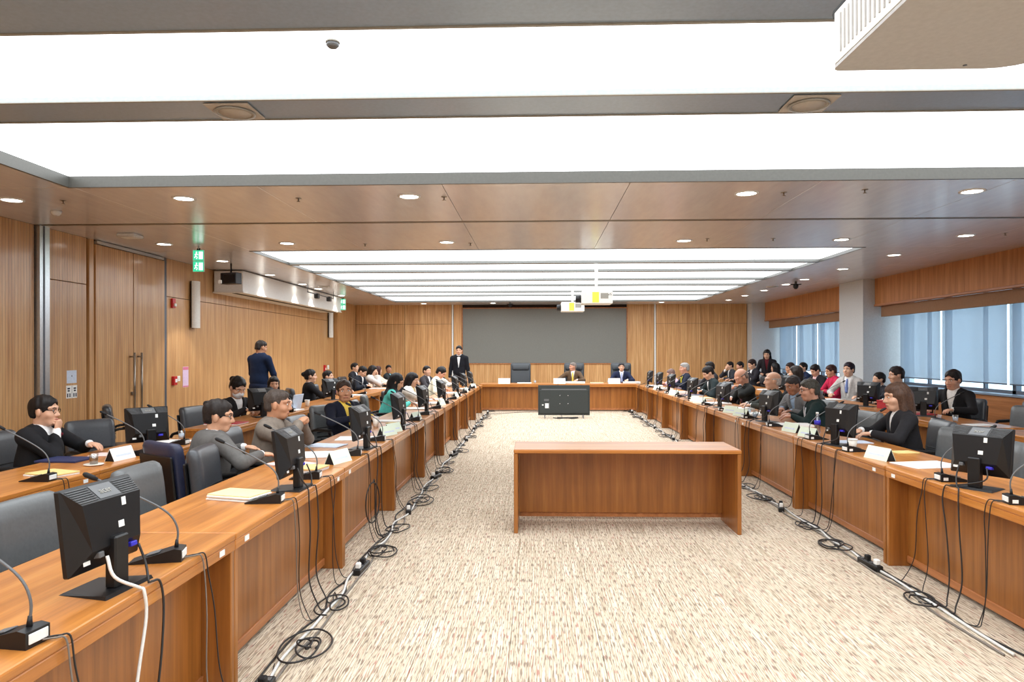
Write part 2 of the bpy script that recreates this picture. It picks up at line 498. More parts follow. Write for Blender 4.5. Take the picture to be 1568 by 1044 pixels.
for i, o in enumerate(far_b): tag(o, 'narrow grey ceiling beam, %s from the near end of the far luminous field' % ORD[i+1], 'ceiling beam', 'narrow beams of the far luminous field')
near_b = lum_field(YN+0.2, FY[0]-0.03, [(-3.1, -2.7), (-1.7, -1.3), (-0.1, 0.3), (1.6, 2.0), (3.2, 3.6), (4.57, 4.98)], 0.10, 0.38,
          'wide glowing ceiling strip over the camera, %s from the rear wall', 3)
for i, o in enumerate(near_b):
    lab = 'broad grey ceiling beam with two round speakers between the two nearest glowing strips' if i == 5 else 'broad grey ceiling beam above the camera, %s from the rear wall' % ORD[i+1]
    tag(o, lab, 'ceiling beam')
# round ceiling speakers in shallow tan recesses of the beam
for k, x in enumerate((-2.05, 1.80)):
    s = thing('ceiling_speaker', 'round tan ceiling speaker at the %s end of the broad grey beam' % ('left', 'right')[k], 'speaker', (x, 4.775, CEIL+0.066))
    MB().box((0, 0, -0.006), (0.30, 0.31, 0.012), 0.003).build('backing_plate', 'recess_tan', s)
    MB().lathe([(0.105, -0.014), (0.13, -0.014), (0.135, -0.022), (0.112, -0.026), (0.105, -0.014)], n=28).build('ring', 'beam_trim', s)
    MB().lathe([(0.0, -0.016), (0.107, -0.016), (0.107, -0.02), (0.0, -0.02)], n=28).build('grille', 'recess_tan', s)

# --- downlights
dl = thing('downlight')
MB().lathe([(0.09, 0.02), (0.118, 0.02), (0.118, -0.006), (0.096, -0.010), (0.09, 0.0), (0.09, 0.02)], n=24).build('rim', 'white_paint', dl)
MB().lathe([(0.0, -0.003), (0.092, -0.003), (0.092, 0.012), (0.0, 0.012)], n=24).build('lamp', 'downlight', dl)
remember(dl)
DL = []
for row, y in (('near the glowing strips', 7.17), ('beyond the partition track', 10.18)):
    for nm, x in zip(('first', 'second', 'third', 'fourth', 'fifth'), (-5.42, -3.61, -1.29, 2.09, 4.29)): DL.append((x, y, 'round downlight %s, %s from the left wall' % (row, nm)))
DL.append((5.88, 7.1, 'round downlight near the glowing strips, first from the windows'))
for i, y in enumerate((9.9, 11.85, 13.8, 15.75, 16.9, 18.5, 20.2, 21.9)): DL.append((5.84, y, 'round downlight in the window-side row, %s from the partition track' % ORD[i+1]))
for i, y in enumerate((12.1, 14.3, 16.3, 17.5, 19.6)): DL.append((-5.42, y, 'round downlight in the left wall row, %s from the partition track' % ORD[i+1]))
for i, (x, y) in enumerate(((-3.67, 23.0), (-1.41, 22.9), (3.96, 22.75), (2.1, 22.85))): DL.append((x, y, 'round downlight over the rear screen wall, number %s from the left' % ('one', 'two', 'four', 'three')[i]))
for i, y in enumerate((4.6, 1.5, -2.0)):
    DL.append((-5.42, y, 'round downlight beside the near luminous field on the left, %s from the track' % ORD[i+1])); DL.append((5.88, y, 'round downlight beside the near luminous field by the windows, %s from the track' % ORD[i+1]))
dl_i = 0
for (x, y, lab) in DL:
    if dl_i == 0: o = dl; o.location = (x, y, CEIL); tag(o, lab, 'downlight', 'round ceiling downlights')
    else: o = place(dl, (x, y, CEIL), 0, lab, 'downlight', 'round ceiling downlights')
    dl_i += 1
    if x == -5.42 and y > 12:                                   # wall washers: a real beam that scallops on the soffit
        ld = bpy.data.lights.new('downlight_beam', 'SPOT'); ld.energy = 75; ld.spot_size = math.radians(72); ld.spot_blend = 0.25; ld.shadow_soft_size = 0.05; ld.color = (1, 0.95, 0.88)
        lo = bpy.data.objects.new('lamp_beam', ld); COL.objects.link(lo); lo.parent = o; lo.location = (0, 0, -0.03)
# --- sprinklers and small ceiling devices
sp = thing('sprinkler')
MB().lathe([(0.0, -0.004), (0.03, -0.004), (0.03, 0.004), (0.0, 0.004)], n=14).build('rose', 'brushed', sp)
MB().cyl((0, 0, 0), (0, 0, -0.035), 0.007).build('stem', 'brushed', sp)
MB().lathe([(0.0, -0.037), (0.018, -0.037), (0.018, -0.033), (0.0, -0.033)], n=12).build('deflector', 'brushed', sp)
remember(sp)
for i, (x, y, lab) in enumerate(((-4.91, 7.22, 'beside the leftmost downlight before the track'), (-2.44, 7.22, 'between the second and third downlights before the track'), (-0.94, 7.21, 'right of the third downlight before the track'), (2.45, 7.15, 'right of the fourth downlight before the track'),
        (3.2, 7.06, 'between the fourth and fifth downlights before the track'), (-0.96, 10.29, 'right of the third downlight beyond the track'), (2.38, 10.04, 'right of the fourth downlight beyond the track'), (6.26, 9.74, 'beyond the track, nearest the windows'),
        (-2.5, 10.3, 'between the second and third downlights beyond the track'), (3.3, 10.06, 'between the fourth and fifth downlights beyond the track'))):
    lb = 'small metal fire sprinkler %s' % lab
    if i == 0: sp.location = (x, y, CEIL); tag(sp, lb, 'sprinkler', 'ceiling sprinklers')
    else: place(sp, (x, y, CEIL), 0, lb, 'sprinkler', 'ceiling sprinklers')
t = thing('smoke_detector', 'small round smoke detector on the nearest glowing ceiling strip', 'smoke detector', (-1.1, 3.81, CEIL+0.1))
MB().lathe([(0.0, -0.035), (0.022, -0.035), (0.034, -0.024), (0.034, -0.008), (0.0, -0.008)], n=18).build('housing', 'grey_plastic', t)
MB().lathe([(0.0, -0.010), (0.038, -0.010), (0.038, 0.0), (0.0, 0.0)], n=18).build('base', 'beam_trim', t)
t = thing('wireless_access_point', 'flat white box fixed to the ceiling above the double door', 'access point', (-5.43, 9.33, CEIL))
MB().box((0, 0, -0.022), (0.24, 0.24, 0.044), 0.015, seg=2).build('housing', 'white_paint', t)
MB().box((0, 0, -0.046), (0.18, 0.18, 0.004), 0.001).build('cover', 'speaker_white', t)
t = thing('smoke_detector', 'white smoke detector on the ceiling left of the first track downlight', 'smoke detector', (-5.35, 7.75, CEIL))
MB().lathe([(0.0, -0.05), (0.03, -0.05), (0.05, -0.03), (0.055, 0.0), (0.0, 0.0)], n=18).build('housing', 'white_paint', t)
MB().lathe([(0.012, -0.055), (0.0, -0.055), (0.0, -0.049), (0.012, -0.049)], n=10).build('sensor', 'grey_plastic', t)
for (x, y, lab) in ((5.71, 17.5, 'flat round white ceiling speaker beside the dome camera'), (-5.1, 16.9, 'flat round white ceiling speaker by the white soffit')):
    t = thing('ceiling_speaker', lab, 'speaker', (x, y, CEIL))
    MB().lathe([(0.10, -0.008), (0.14, -0.008), (0.14, 0.0), (0.10, 0.0)], n=24).build('rim', 'white_paint', t)
    MB().lathe([(0.0, -0.010), (0.105, -0.010), (0.105, -0.004), (0.0, -0.004)], n=24).build('grille', 'beam_trim', t)

# --- left wall with fluted wood panels, door, jamb
wl = struct(slab('wall_left', XL-0.25, XL-0.05, YN-0.2, YB+0.3, 0, CEIL+0.1, 'dark_gap'), 'fluted wood panelled wall with a tall double door')
ZS = 2.56
def lpanel(y0, y1, x=XL, two=True):
    if two:
        slab('wall_panel', x-0.06, x, y0+0.006, y1-0.006, 0.10, ZS-0.004, 'wall_wood_y', wl, 0.003)
        slab('wall_panel', x-0.06, x, y0+0.006, y1-0.006, ZS+0.004, CEIL, 'wall_wood_y', wl, 0.003)
    else: slab('wall_panel', x-0.06, x, y0+0.006, y1-0.006, 0.10, CEIL, 'wall_wood_y', wl, 0.003)
for (a, b) in ((YN, -2.2), (-2.2, 0.2), (0.2, 2.6), (2.6, 5.0), (5.0, 7.0), (7.0, 8.58)): lpanel(a, b, two=False)
lpanel(8.80, 9.60)
for (a, b) in ((11.72, 14.0), (14.0, 16.55), (16.55, 19.1), (19.1, 21.55)): lpanel(a, b)
lpanel(21.6, 22.7, -6.07, False); lpanel(22.7, YB+0.02, -6.07, False)
slab('wall_panel', -6.2, -6.07, 21.56, 21.62, 0.1, CEIL, 'wall_wood_x', wl)
bl = struct(slab('baseboard_left', XL-0.06, XL+0.012, YN, YB, 0.0, 0.10, 'wood_trim'), 'low wooden baseboard of the left wall')
jamb = struct(slab('trim_4', XL-0.06, XL+0.055, 8.60, 8.78, 0.0, CEIL, 'steel'), 'vertical steel jamb of the folding partition on the left wall')
slab('groove', XL+0.055, XL+0.062, 8.665, 8.685, 0.0, CEIL, 'frame_grey', jamb)
door = struct(slab('door_1', XL-0.075, XL-0.045, 9.62, 11.70, 0, CEIL, 'dark_gap'), 'tall fluted wood double door with long bar handles')
for (a, b) in ((9.76, 10.685), (10.70, 11.60)):
    slab('door_leaf', XL-0.045, XL+0.03, a, b, 0.012, 3.14, 'wall_wood_y', door, 0.004)
slab('door_closer_rail', XL-0.02, XL+0.05, 9.76, 11.55, 3.145, 3.19, 'steel', door)
slab('door_frame', XL-0.045, XL+0.012, 9.64, 9.74, 0, CEIL, 'wall_wood_y', door)
slab('door_frame', XL-0.045, XL+0.012, 11.62, 11.70, 0, CEIL, 'frame_grey', door)
for y in (10.60, 10.80):
    h = MB().tube([(XL+0.095, y, 0.62), (XL+0.095, y, 1.62)], 0.017, 10).build('bar_handle', 'brushed', door)
    for z in (0.68, 1.56): MB().cyl((XL+0.02, y, z), (XL+0.095, y, z), 0.012).build('standoff', 'brushed', h)
MB().box((XL+0.045, 10.66, 1.0), (0.03, 0.10, 0.05), 0.006).build('lock', 'brushed', door)

# --- rear wall (behind the chairman) with the grey screen field
wb_ = struct(slab('wall_back', XL-0.25, 8.4, YB+0.06, YB+0.26, 0, CEIL+0.1, 'dark_gap'), 'fluted wood panelled wall around a wide grey screen')
def bpanel(x0, x1, z0, z1): slab('wall_panel', x0+0.006, x1-0.006, YB, YB+0.06, z0, z1, 'wall_wood_x', wb_, 0.003)
for (a, b) in ((-6.07, -4.42), (-4.42, -2.84), (3.94, 5.42), (5.42, 6.92)):
    bpanel(a, b, 0.1, ZS-0.004); bpanel(a, b, ZS+0.004, CEIL)
bpanel(-2.78, -2.48, 0.1, CEIL); bpanel(2.98, 3.88, 0.1, CEIL)
for (a, b) in ((-2.48, -0.66), (-0.66, 1.16), (1.16, 2.98)): bpanel(a, b, 0.1, 1.235)
for k, x in enumerate((-2.81, 3.91)):
    struct(slab('trim_%d' % (5+k), x-0.024, x+0.024, YB-0.01, YB+0.05, 0.1, CEIL, 'white_paint'), 'pale vertical metal strip %s of the grey screen' % ('left', 'right')[k])
slab('baseboard_back', -6.07, 6.92, YB-0.012, YB+0.06, 0, 0.10, 'wood_trim')
struct(bpy.data.objects['baseboard_back'], 'low wooden baseboard of the rear wall')
scr = thing('projection_screen', 'wide matt grey projection screen set in the rear wall', 'screen', (0.25, YB, 2.16))
MB().box((0, 0.02, 0), (5.44, 0.05, 1.82), 0.004).build('screen_surface', 'screen_grey', scr)
for (c, d) in (((0, 0, 0.925), (5.5, 0.07, 0.03)), ((0, 0, -0.925), (5.5, 0.07, 0.03)), ((-2.735, 0, 0), (0.03, 0.07, 1.82)), ((2.735, 0, 0), (0.03, 0.07, 1.82))):
    MB().box(c, d, 0.003).build('frame', 'wood_trim', scr)

# --- wall behind the camera
wn = struct(slab('wall_near', XL-0.25, 8.4, YN-0.25, YN-0.06, 0, CEIL+0.1, 'dark_gap'), 'wood panelled wall behind the camera')
for i in range(9): slab('wall_panel', XL+i*1.55+0.006, XL+(i+1)*1.55-0.006, YN-0.06, YN, 0.0, CEIL, 'wall_wood_x', wn)

# --- right wall: columns, sill, windows, blinds, valances
XG = 7.92
wr = struct(slab('wall_right', 7.98, 8.2, YN-0.2, YB+0.3, 0, 0.9, 'white_paint'), 'window wall with grey columns and wood valances')
slab('wall_header', 7.98, 8.2, YN-0.2, YB+0.3, 2.75, CEIL+0.1, 'white_paint', wr)
slab('sill_face', 7.70, 7.98, YN, 15.76, 0, 0.88, 'wood_trim', wr)
slab('sill_face', 7.70, 7.98, 16.98, 23.2, 0, 0.88, 'wood_trim', wr)
slab('sill_board', 7.66, 7.98, YN, 15.76, 0.88, 0.915, 'beam_grey', wr, 0.004)
slab('sill_board', 7.66, 7.98, 16.98, 23.2, 0.88, 0.915, 'beam_grey', wr, 0.004)
for k, (x, y0, y1) in enumerate(((7.10, 15.76, 16.98), (6.93, 23.22, 23.76))):
    c = struct(slab('wall_column' if k else 'wall_pillar', x, 8.2, y0, y1, 0, CEIL, 'column_paint', None, 0.004), ('square white column between the two window bays', 'white corner column beside the rear wall')[k])
BAYS = [(YN, 15.75, [15.56, 13.98, 12.03, 10.1, 8.17, 6.24, 4.31, 2.38, 0.45, -1.48, -3.4]), (16.99, 23.21, [23.12, 21.6, 20.02, 18.5, 17.04])]
wn_i = 1
for b, (y0, y1, ys) in enumerate(BAYS):
    v = struct(slab('trim_%d' % (8+b), 7.35, 7.44, y0, y1, 2.64, CEIL, 'valance_wood'), 'wood veneer valance over the %s window bay' % ('near', 'far')[b])
    slab('valance_ledge', 7.33, 7.46, y0, y1, 2.60, 2.645, 'wood_trim', v, 0.006)
    slab('valance_return', 7.44, 7.98, y1-0.03, y1-0.002, 2.60, CEIL, 'valance_wood', v)
    slab('pelmet', 7.46, 7.54, y0, y1-0.05, 2.375, 2.60, 'pelmet_fabric', v)
    slab('pelmet_top', 7.54, 7.98, y0, y1-0.05, 2.56, 2.60, 'pelmet_fabric', v)
    for k in range(len(ys)-1):
        ya, yb = ys[k+1], ys[k]
        w = struct(MB().box((XG, (ya+yb)/2, 1.83), (0.012, yb-ya-0.06, 1.80)).build('window_%d' % wn_i, 'window_glass'), 'tall window pane behind a roller blind')
        wn_i += 1
        for (c, d) in (((XG, ya+0.02, 1.83), (0.09, 0.05, 1.84)), ((XG, yb-0.02, 1.83), (0.09, 0.05, 1.84)), ((XG, (ya+yb)/2, 0.94), (0.09, yb-ya, 0.06)), ((XG, ya+(yb-ya)*0.42, 1.83), (0.06, 0.05, 1.8))):
            MB().box(c, d).build('window_frame', 'frame_grey', w)
        bl_ = thing('roller_blind', 'pale blue-grey translucent roller blind, %s from the %s column in the %s bay' % (ORD[k+1], ('white', 'corner')[b], ('near', 'far')[b]), 'blind', (7.78, (ya+yb)/2, 0), 0, 'roller blinds of the window wall')
        MB().box((0, 0, 1.79), (0.004, yb-ya-0.07, 1.42)).build('fabric', 'blind_fabric', bl_)
        MB().box((0, 0, 1.075), (0.016, yb-ya-0.07, 0.022), 0.004).build('bottom_bar', 'frame_grey', bl_)
        MB().cyl((0, -(yb-ya)/2+0.04, 2.50), (0, (yb-ya)/2-0.04, 2.50), 0.03).build('roller', 'frame_grey', bl_)
# ------------------------------------------------------------------ desks
TOP = 0.75
DESKS = {}
def desk_proto(L, D=0.68, recess=0.15):
    """front (modesty side) at y = 0, sitter at y = D, length along x"""
    t = thing('conference_desk')
    MB().box((0, D/2, TOP-0.0175), (L-0.004, D, 0.035), 0.008, seg=2, smooth=False).build('desk_top', 'desk_wood_x', t)
    MB().box((0, 0.02, TOP-0.0585), (L-0.006, 0.036, 0.047), 0.004).build('apron', 'desk_wood_x', t)
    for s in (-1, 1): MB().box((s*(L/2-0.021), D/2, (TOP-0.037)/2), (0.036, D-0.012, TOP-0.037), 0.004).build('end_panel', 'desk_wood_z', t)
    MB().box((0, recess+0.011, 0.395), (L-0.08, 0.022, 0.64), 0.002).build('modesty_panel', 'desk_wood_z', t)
    MB().box((0, recess-0.004, 0.055), (L-0.08, 0.012, 0.05), 0.002).build('kick_strip', 'wood_trim', t)
    return remember(t)
LEFT, RIGHT = math.radians(90), math.radians(-90)
LDESK, RDESK = 1.94, 1.95
p194 = desk_proto(LDESK)
p194n = desk_proto(LDESK, 0.55)
def put_desk(key, x, y, rz, label, proto=None, group=None, first=[True]):
    if first[0]:
        first[0] = False; o = p194; o.location = (x, y, 0); o.rotation_euler = (0, 0, rz); tag(o, label, 'desk', group)
    else: o = place(proto or p194, (x, y, 0), rz, label, 'desk', group)
    DESKS[key] = o
    return o
LFX, RFX, LBX, LBX2, RBX = -1.45, 2.65, -3.25, -3.50, 4.88
G = 'wooden conference desks in rows'
for i in range(9): put_desk('LF%d' % (i+1), LFX, 1.44+LDESK*(i+.5), LEFT, 'glossy brown wooden desk, %s from the camera in the left front row' % ORD[i+1], group=G)
for i in range(8): put_desk('RF%d' % (i+1), RFX, 3.57+RDESK*(i+.5), RIGHT, 'glossy brown wooden desk, %s from the camera in the right front row' % ORD[i+1], group=G)
for i, y in enumerate((4.22, 6.16)): put_desk('LB%d' % (i+1), LBX, y, LEFT, 'glossy brown wooden desk, %s from the camera in the left back row' % ORD[i+1], group=G)
for i in range(5): put_desk('LB%d' % (i+3), LBX2, 8.97+LDESK*i, LEFT, 'glossy brown wooden desk, %s from the camera in the left back row' % ORD[i+3], p194n, G)
def drop_tree(o):
    for ch in KIDS.get(o.name, []): drop_tree(ch)
    bpy.data.objects.remove(o)
drop_tree(p194n)
put_desk('RB1', RBX+0.1, 7.14, RIGHT, 'wooden desk nearest the camera in the right back row', group=G)
put_desk('RB2', RBX, 9.25, RIGHT, 'wooden desk in the right back row before the man in black blazer', group=G)
for i in range(5): put_desk('RB%d' % (i+3), RBX, 11.24+RDESK*i, RIGHT, 'glossy brown wooden desk, %s from the camera in the right back row' % ORD[i+3], group=G)
# the desk standing alone in the aisle, its open side to the camera
pe = desk_proto(2.02, 0.60, 0.05)
pe.location = (0.80, 6.95, 0); pe.rotation_euler = (0, 0, math.pi); tag(pe, 'free-standing wooden desk in the middle of the aisle with its open side forward', 'desk')
# head table
ph = desk_proto(2.14, 0.72)
for i, x in enumerate((-0.49, 1.66)):
    o = ph if i == 0 else copy_tree(ph)
    o.location = (x, 19.45, 0); tag(o, 'wooden head table below the screen, %s half' % ('left', 'right')[i], 'desk', G)
# asset stickers on the aprons
st_me = MB().box((0, 0, 0), (0.05, 0.003, 0.026)).mesh('asset_sticker'); st_me.materials.append(MAT['sticker'])
for k, off in (('LF1', 0.82), ('LF2', -0.84), ('LF2', 0.80), ('LF3', -0.82), ('LF4', 0.8), ('RF1', -0.85), ('RF2', 0.80), ('RF3', -0.82), ('RF4', 0.8), ('LB1', 0.80), ('RB2', 0.5), ('RB3', 0.8)):
    obj_from(st_me, 'asset_sticker', None, DESKS[k], (off, -0.0005, TOP-0.055))

# ------------------------------------------------------------------ office chairs
def chair_proto(leather, back_top=0.95, w=0.50, exec_=False):
    """faces +y, origin on the floor below the seat"""
    t = thing('office_chair')
    def bend(p):
        return Vector((p.x, p.y+0.35*p.x*p.x-0.10*(p.z-0.5)-0.10*max(0, p.z-0.80)**1.0*0.6, p.z))
    MB().pad((0, 0.03, 0.385), (w, 0.50, 0.11), 0.05, 6, deform=lambda p: Vector((p.x, p.y, p.z-0.03*max(0, (p.y-0.15)/0.15)**2))).build('seat', leather, t)
    hb = back_top-0.46
    b = MB().pad((0, -0.225, 0.46+hb/2), (w-0.02, 0.10, hb), 0.05, 8, deform=bend).build('backrest', leather, t)
    for k in range(3):
        z = 0.56+0.055*k
        MB().tube([bend(Vector((x, -0.178, z)))+Vector((0, 0.002, 0)) for x in (-0.19, -0.1, 0, 0.1, 0.19)], 0.006, 5).build('seam', 'black_matte', b)
    if exec_: MB().pad((0, -0.20, back_top-0.13), (w-0.10, 0.11, 0.2), 0.05, 6, deform=bend).build('headrest', leather, b)
    MB().box((0, -0.29, 0.66), (w-0.04, 0.02, hb-0.10), 0.008, deform=bend).build('back_shell', 'black_plastic', t)
    for s in (-1, 1):
        x = s*(w/2+0.02)
        a = MB().tube(smooth_path([(x, -0.22, 0.52), (x, -0.16, 0.645), (x, 0.05, 0.66), (x, 0.20, 0.65), (x, 0.215, 0.52), (x, 0.12, 0.37)], 4), 0.017, 8).build('armrest', 'black_plastic', t)
        MB().pad((x, 0.05, 0.672), (0.055, 0.27, 0.03), 0.014, 4).build('arm_pad', 'black_matte', a)
    MB().cyl((0, 0, 0.10), (0, 0, 0.34), 0.03, 0.024, 10).build('gas_column', 'black_plastic', t)
    bs = MB()
    for k in range(5):
        a = 2*math.pi*k/5+0.3
        d = Vector((math.cos(a), math.sin(a), 0))
        bs.tube([Vector((0, 0, 0.115)), d*0.15+Vector((0, 0, 0.10)), d*0.30+Vector((0, 0, 0.075))], [0.028, 0.022, 0.016], 6)
    base = bs.build('star_base', 'black_plastic', t)
    for k in range(5):
        a = 2*math.pi*k/5+0.3
        d = Vector((math.cos(a), math.sin(a), 0))*0.30; n = Vector((-d.y, d.x, 0)).normalized()*0.02
        c = d+Vector((0, 0, 0.03)); MB().cyl(c-n, c+n, 0.03, None, 10).build('caster', 'black_matte', base)
    return remember(t)
CH = {k: chair_proto(m) for k, m in (('black', 'leather_black'), ('grey', 'leather_grey'), ('navy', 'leather_navy'))}
CH['exec'] = chair_proto('leather_exec', 1.30, 0.62, True)
_ch_used = set()
def chair(kind, x, y, deg, label, group='padded leather office chairs'):
    """deg: direction the sitter faces, measured from +y, positive to the left"""
    p = CH[kind]
    if kind not in _ch_used:
        _ch_used.add(kind); p.location = (x, y, 0); p.rotation_euler = (0, 0, math.radians(deg)); return tag(p, label, 'chair', group)
    return place(p, (x, y, 0), math.radians(deg), label, 'chair', group)

# ------------------------------------------------------------------ monitors (back towards the aisle = -y)
def monitor_proto():
    t = thing('computer_monitor')
    W, H = 0.365, 0.305
    z0 = 0.088
    M = Matrix.Translation((0, 0, 0)) @ Matrix.Rotation(math.radians(-7), 4, 'X')
    MB().box((0, 0.012, z0+H/2), (W, 0.026, H), 0.005, M).build('bezel', 'black_plastic', t)
    MB().box((0, 0.0256, z0+H/2+0.006), (W-0.035, 0.001, H-0.045), 0, M).build('display', 'lcd', t)
    # tapering back shell: flat middle, sloping top and sides
    yb_, yf = -0.058, 0.0
    o = [(-W/2+.004, z0+0.004), (W/2-.004, z0+0.004), (W/2-.004, z0+H-.004), (-W/2+.004, z0+H-.004)]
    i = [(-W/2+.055, z0+0.075), (W/2-.055, z0+0.075), (W/2-.03, z0+H-0.062), (-W/2+.03, z0+H-0.062)]
    vs = [(x, yf, z) for x, z in o]+[(x, yb_, z) for x, z in i]
    fs = [(0, 1, 5, 4), (1, 2, 6, 5), (2, 3, 7, 6), (3, 0, 4, 7), (4, 5, 6, 7), (3, 2, 1, 0)]
    sh = MB().add(vs, fs, M).build('back_shell', 'black_plastic', t)
    # vent slats and lettering on the sloping top
    A = Vector((0, yb_, z0+H-0.062)); B = Vector((0, yf, z0+H-0.004)); d = (B-A).normalized(); n = Vector((0, -d.z, d.y))
    for s in (-1, 1):
        for k in range(7):
            p = A.lerp(B, 0.12+0.76*k/6)+n*0.0012
            w0, w1 = 0.065, 0.155+0.012*(k/6)
            MB().tube([M @ (p+Vector((s*w0, 0, 0))), M @ (p+Vector((s*w1, 0, 0)))], 0.0022, 5).build('vent_slat', 'grey_plastic', sh)
    MB().add([(A.lerp(B, a)+n*0.0012+Vector((x, 0, 0))) for a, x in ((0.1, -0.055), (0.1, 0.055), (0.92, 0.055), (0.92, -0.055))], [(0, 1, 2, 3)], M).build('badge_field', 'grey_plastic', sh)
    me = text_mesh('acer', 0.036, 0.0008); me.materials.append(MAT['beam_trim'])
    lt = obj_from(me, 'lettering', None, sh)
    X = Vector((1, 0, 0)); Y = d; Z = X.cross(Y)
    lt.matrix_local = M @ Matrix.Translation(A.lerp(B, 0.5)+n*0.0025) @ Matrix((X, Y, Z)).transposed().to_4x4()
    for (x, z, w, h) in ((0.055, z0+H-0.085, 0.022, 0.03), (0.03, z0+H-0.165, 0.030, 0.024)):
        MB().box((x, yb_-0.0008, z), (w, 0.0012, h), 0, M).build('sticker', 'sticker', sh)
    MB().box((-0.13, -0.022, z0+0.045), (0.032, 0.002, 0.03), 0, M @ Matrix.Translation((0, -0.01, 0))).build('sticker', 'sticker', sh)
    MB().box((-0.085, -0.045, z0+0.055), (0.026, 0.03, 0.022), 0.003, M).build('power_plug', 'grey_plastic', t)
    MB().box((0.085, -0.045, z0+0.05), (0.036, 0.034, 0.018), 0.003, M).build('video_plug', 'vga_blue', t)
    MB().box((0, -0.035, 0.105), (0.075, 0.045, 0.19), 0.006).build('neck', 'black_plastic', t)
    MB().add([(-0.13, -0.09, 0), (0.13, -0.09, 0), (0.10, 0.12, 0), (-0.10, 0.12, 0), (-0.125, -0.085, 0.014), (0.125, -0.085, 0.014), (0.09, 0.11, 0.006), (-0.09, 0.11, 0.006),
              ], [(3, 2, 1, 0), (4, 5, 6, 7), (0, 1, 5, 4), (1, 2, 6, 5), (2, 3, 7, 6), (3, 0, 4, 7)]).build('foot', 'black_plastic', t)
    return remember(t)
mon0 = monitor_proto()
_mon = [False]
def monitor(x, y, deg, label, z=TOP):
    if not _mon[0]:
        _mon[0] = True; mon0.location = (x, y, z); mon0.rotation_euler = (0, 0, math.radians(deg)); return tag(mon0, label, 'monitor', 'desk monitors')
    return place(mon0, (x, y, z), math.radians(deg), label, 'monitor', 'desk monitors')

# ------------------------------------------------------------------ gooseneck microphones (speaker sits at +y)
def mic_proto(reach=0.26, rise=0.24):
    t = thing('desk_microphone')
    MB().prism([(-0.075, 0), (0.13, 0), (0.13, 0.006), (-0.045, 0.055), (-0.075, 0.05)], -0.045, 0.045, 'X').build('base', 'black_plastic', t)
    MB().box((0, -0.077, 0.028), (0.07, 0.004, 0.03), 0.001).build('back_label', 'sticker', t)
    MB().box((0.0, 0.03, 0.0335), (0.05, 0.05, 0.004), 0.001, Matrix.Translation((0, 0, 0)) @ Matrix.Rotation(math.radians(-15), 4, 'X') @ Matrix.Translation((0, 0, 0.011))).build('button_pad', 'grey_plastic', t)
    MB().box((0.046, -0.045, 0.02), (0.002, 0.03, 0.02)).build('side_label', 'sticker', t)
    pts = smooth_path([(0, -0.045, 0.05), (0, -0.05, 0.13), (0, -0.01, 0.20), (0, 0.10, 0.27), (0, reach, 0.05+rise+0.06)], 5)
    g = MB().tube(pts, 0.0045, 6).build('gooseneck', 'grey_plastic', t)
    MB().cyl((0, -0.045, 0.045), (0, -0.048, 0.085), 0.010, 0.006, 8).build('collar', 'black_plastic', g)
    d = (pts[-1]-pts[-2]).normalized()
    MB().tube([pts[-1]-d*0.005, pts[-1]+d*0.012, pts[-1]+d*0.045, pts[-1]+d*0.055], [0.007, 0.011, 0.011, 0.006], 8).build('capsule', 'black_matte', g)
    return remember(t)
mic0 = mic_proto()
_mic = [False]
def mic(x, y, deg, label, z=TOP):
    if not _mic[0]:
        _mic[0] = True; mic0.location = (x, y, z); mic0.rotation_euler = (0, 0, math.radians(deg)); return tag(mic0, label, 'microphone', 'gooseneck desk microphones')
    return place(mic0, (x, y, z), math.radians(deg), label, 'microphone', 'gooseneck desk microphones')

# ------------------------------------------------------------------ tent name cards (printed face towards -y)
def card_proto(mat):
    t = thing('name_card')
    MB().add([(-0.13, -0.045, 0), (0.13, -0.045, 0), (0.13, 0, 0.10), (-0.13, 0, 0.10), (-0.13, -0.042, 0.0), (0.13, -0.042, 0), (0.13, 0, 0.095), (-0.13, 0, 0.095)],
             [(0, 1, 2, 3), (7, 6, 5, 4), (0, 4, 5, 1), (1, 5, 6, 2), (2, 6, 7, 3), (3, 7, 4, 0)]).build('front_face', mat, t)
    MB().add([(-0.13, 0.045, 0), (0.13, 0.045, 0), (0.13, 0, 0.10), (-0.13, 0, 0.10), (-0.13, 0.042, 0.0), (0.13, 0.042, 0), (0.13, 0, 0.095), (-0.13, 0, 0.095)],
             [(3, 2, 1, 0), (4, 5, 6, 7), (1, 5, 4, 0), (2, 6, 5, 1), (3, 7, 6, 2), (0, 4, 7, 3)]).build('rear_face', mat, t)
    for s in (-1, 1): MB().prism([(-0.040, 0.0), (0.040, 0.0), (0.0, 0.092)], s*0.124, s*0.129, 'X').build('end_piece', 'black_matte', t)
    for k in range(2): MB().add([(-0.09+0.02*k, -0.0315+0.0155*k, 0.032+0.032*k), (0.09-0.02*k, -0.0315+0.0155*k, 0.032+0.032*k), (0.09-0.02*k, -0.0250+0.0155*k, 0.046+0.032*k), (-0.09+0.02*k, -0.0250+0.0155*k, 0.046+0.032*k)], [(0, 1, 2, 3)]).build('faint_print', 'paper_blue', t)
    return remember(t)
CARD = {'green': card_proto('card_green'), 'white': card_proto('paper')}
_cu = set()
def card(kind, x, y, deg, label, z=TOP):
    p = CARD[kind]
    if kind not in _cu:
        _cu.add(kind); p.location = (x, y, z); p.rotation_euler = (0, 0, math.radians(deg)); return tag(p, label, 'name card', 'tent name cards')
    return place(p, (x, y, z), math.radians(deg), label, 'name card', 'tent name cards')
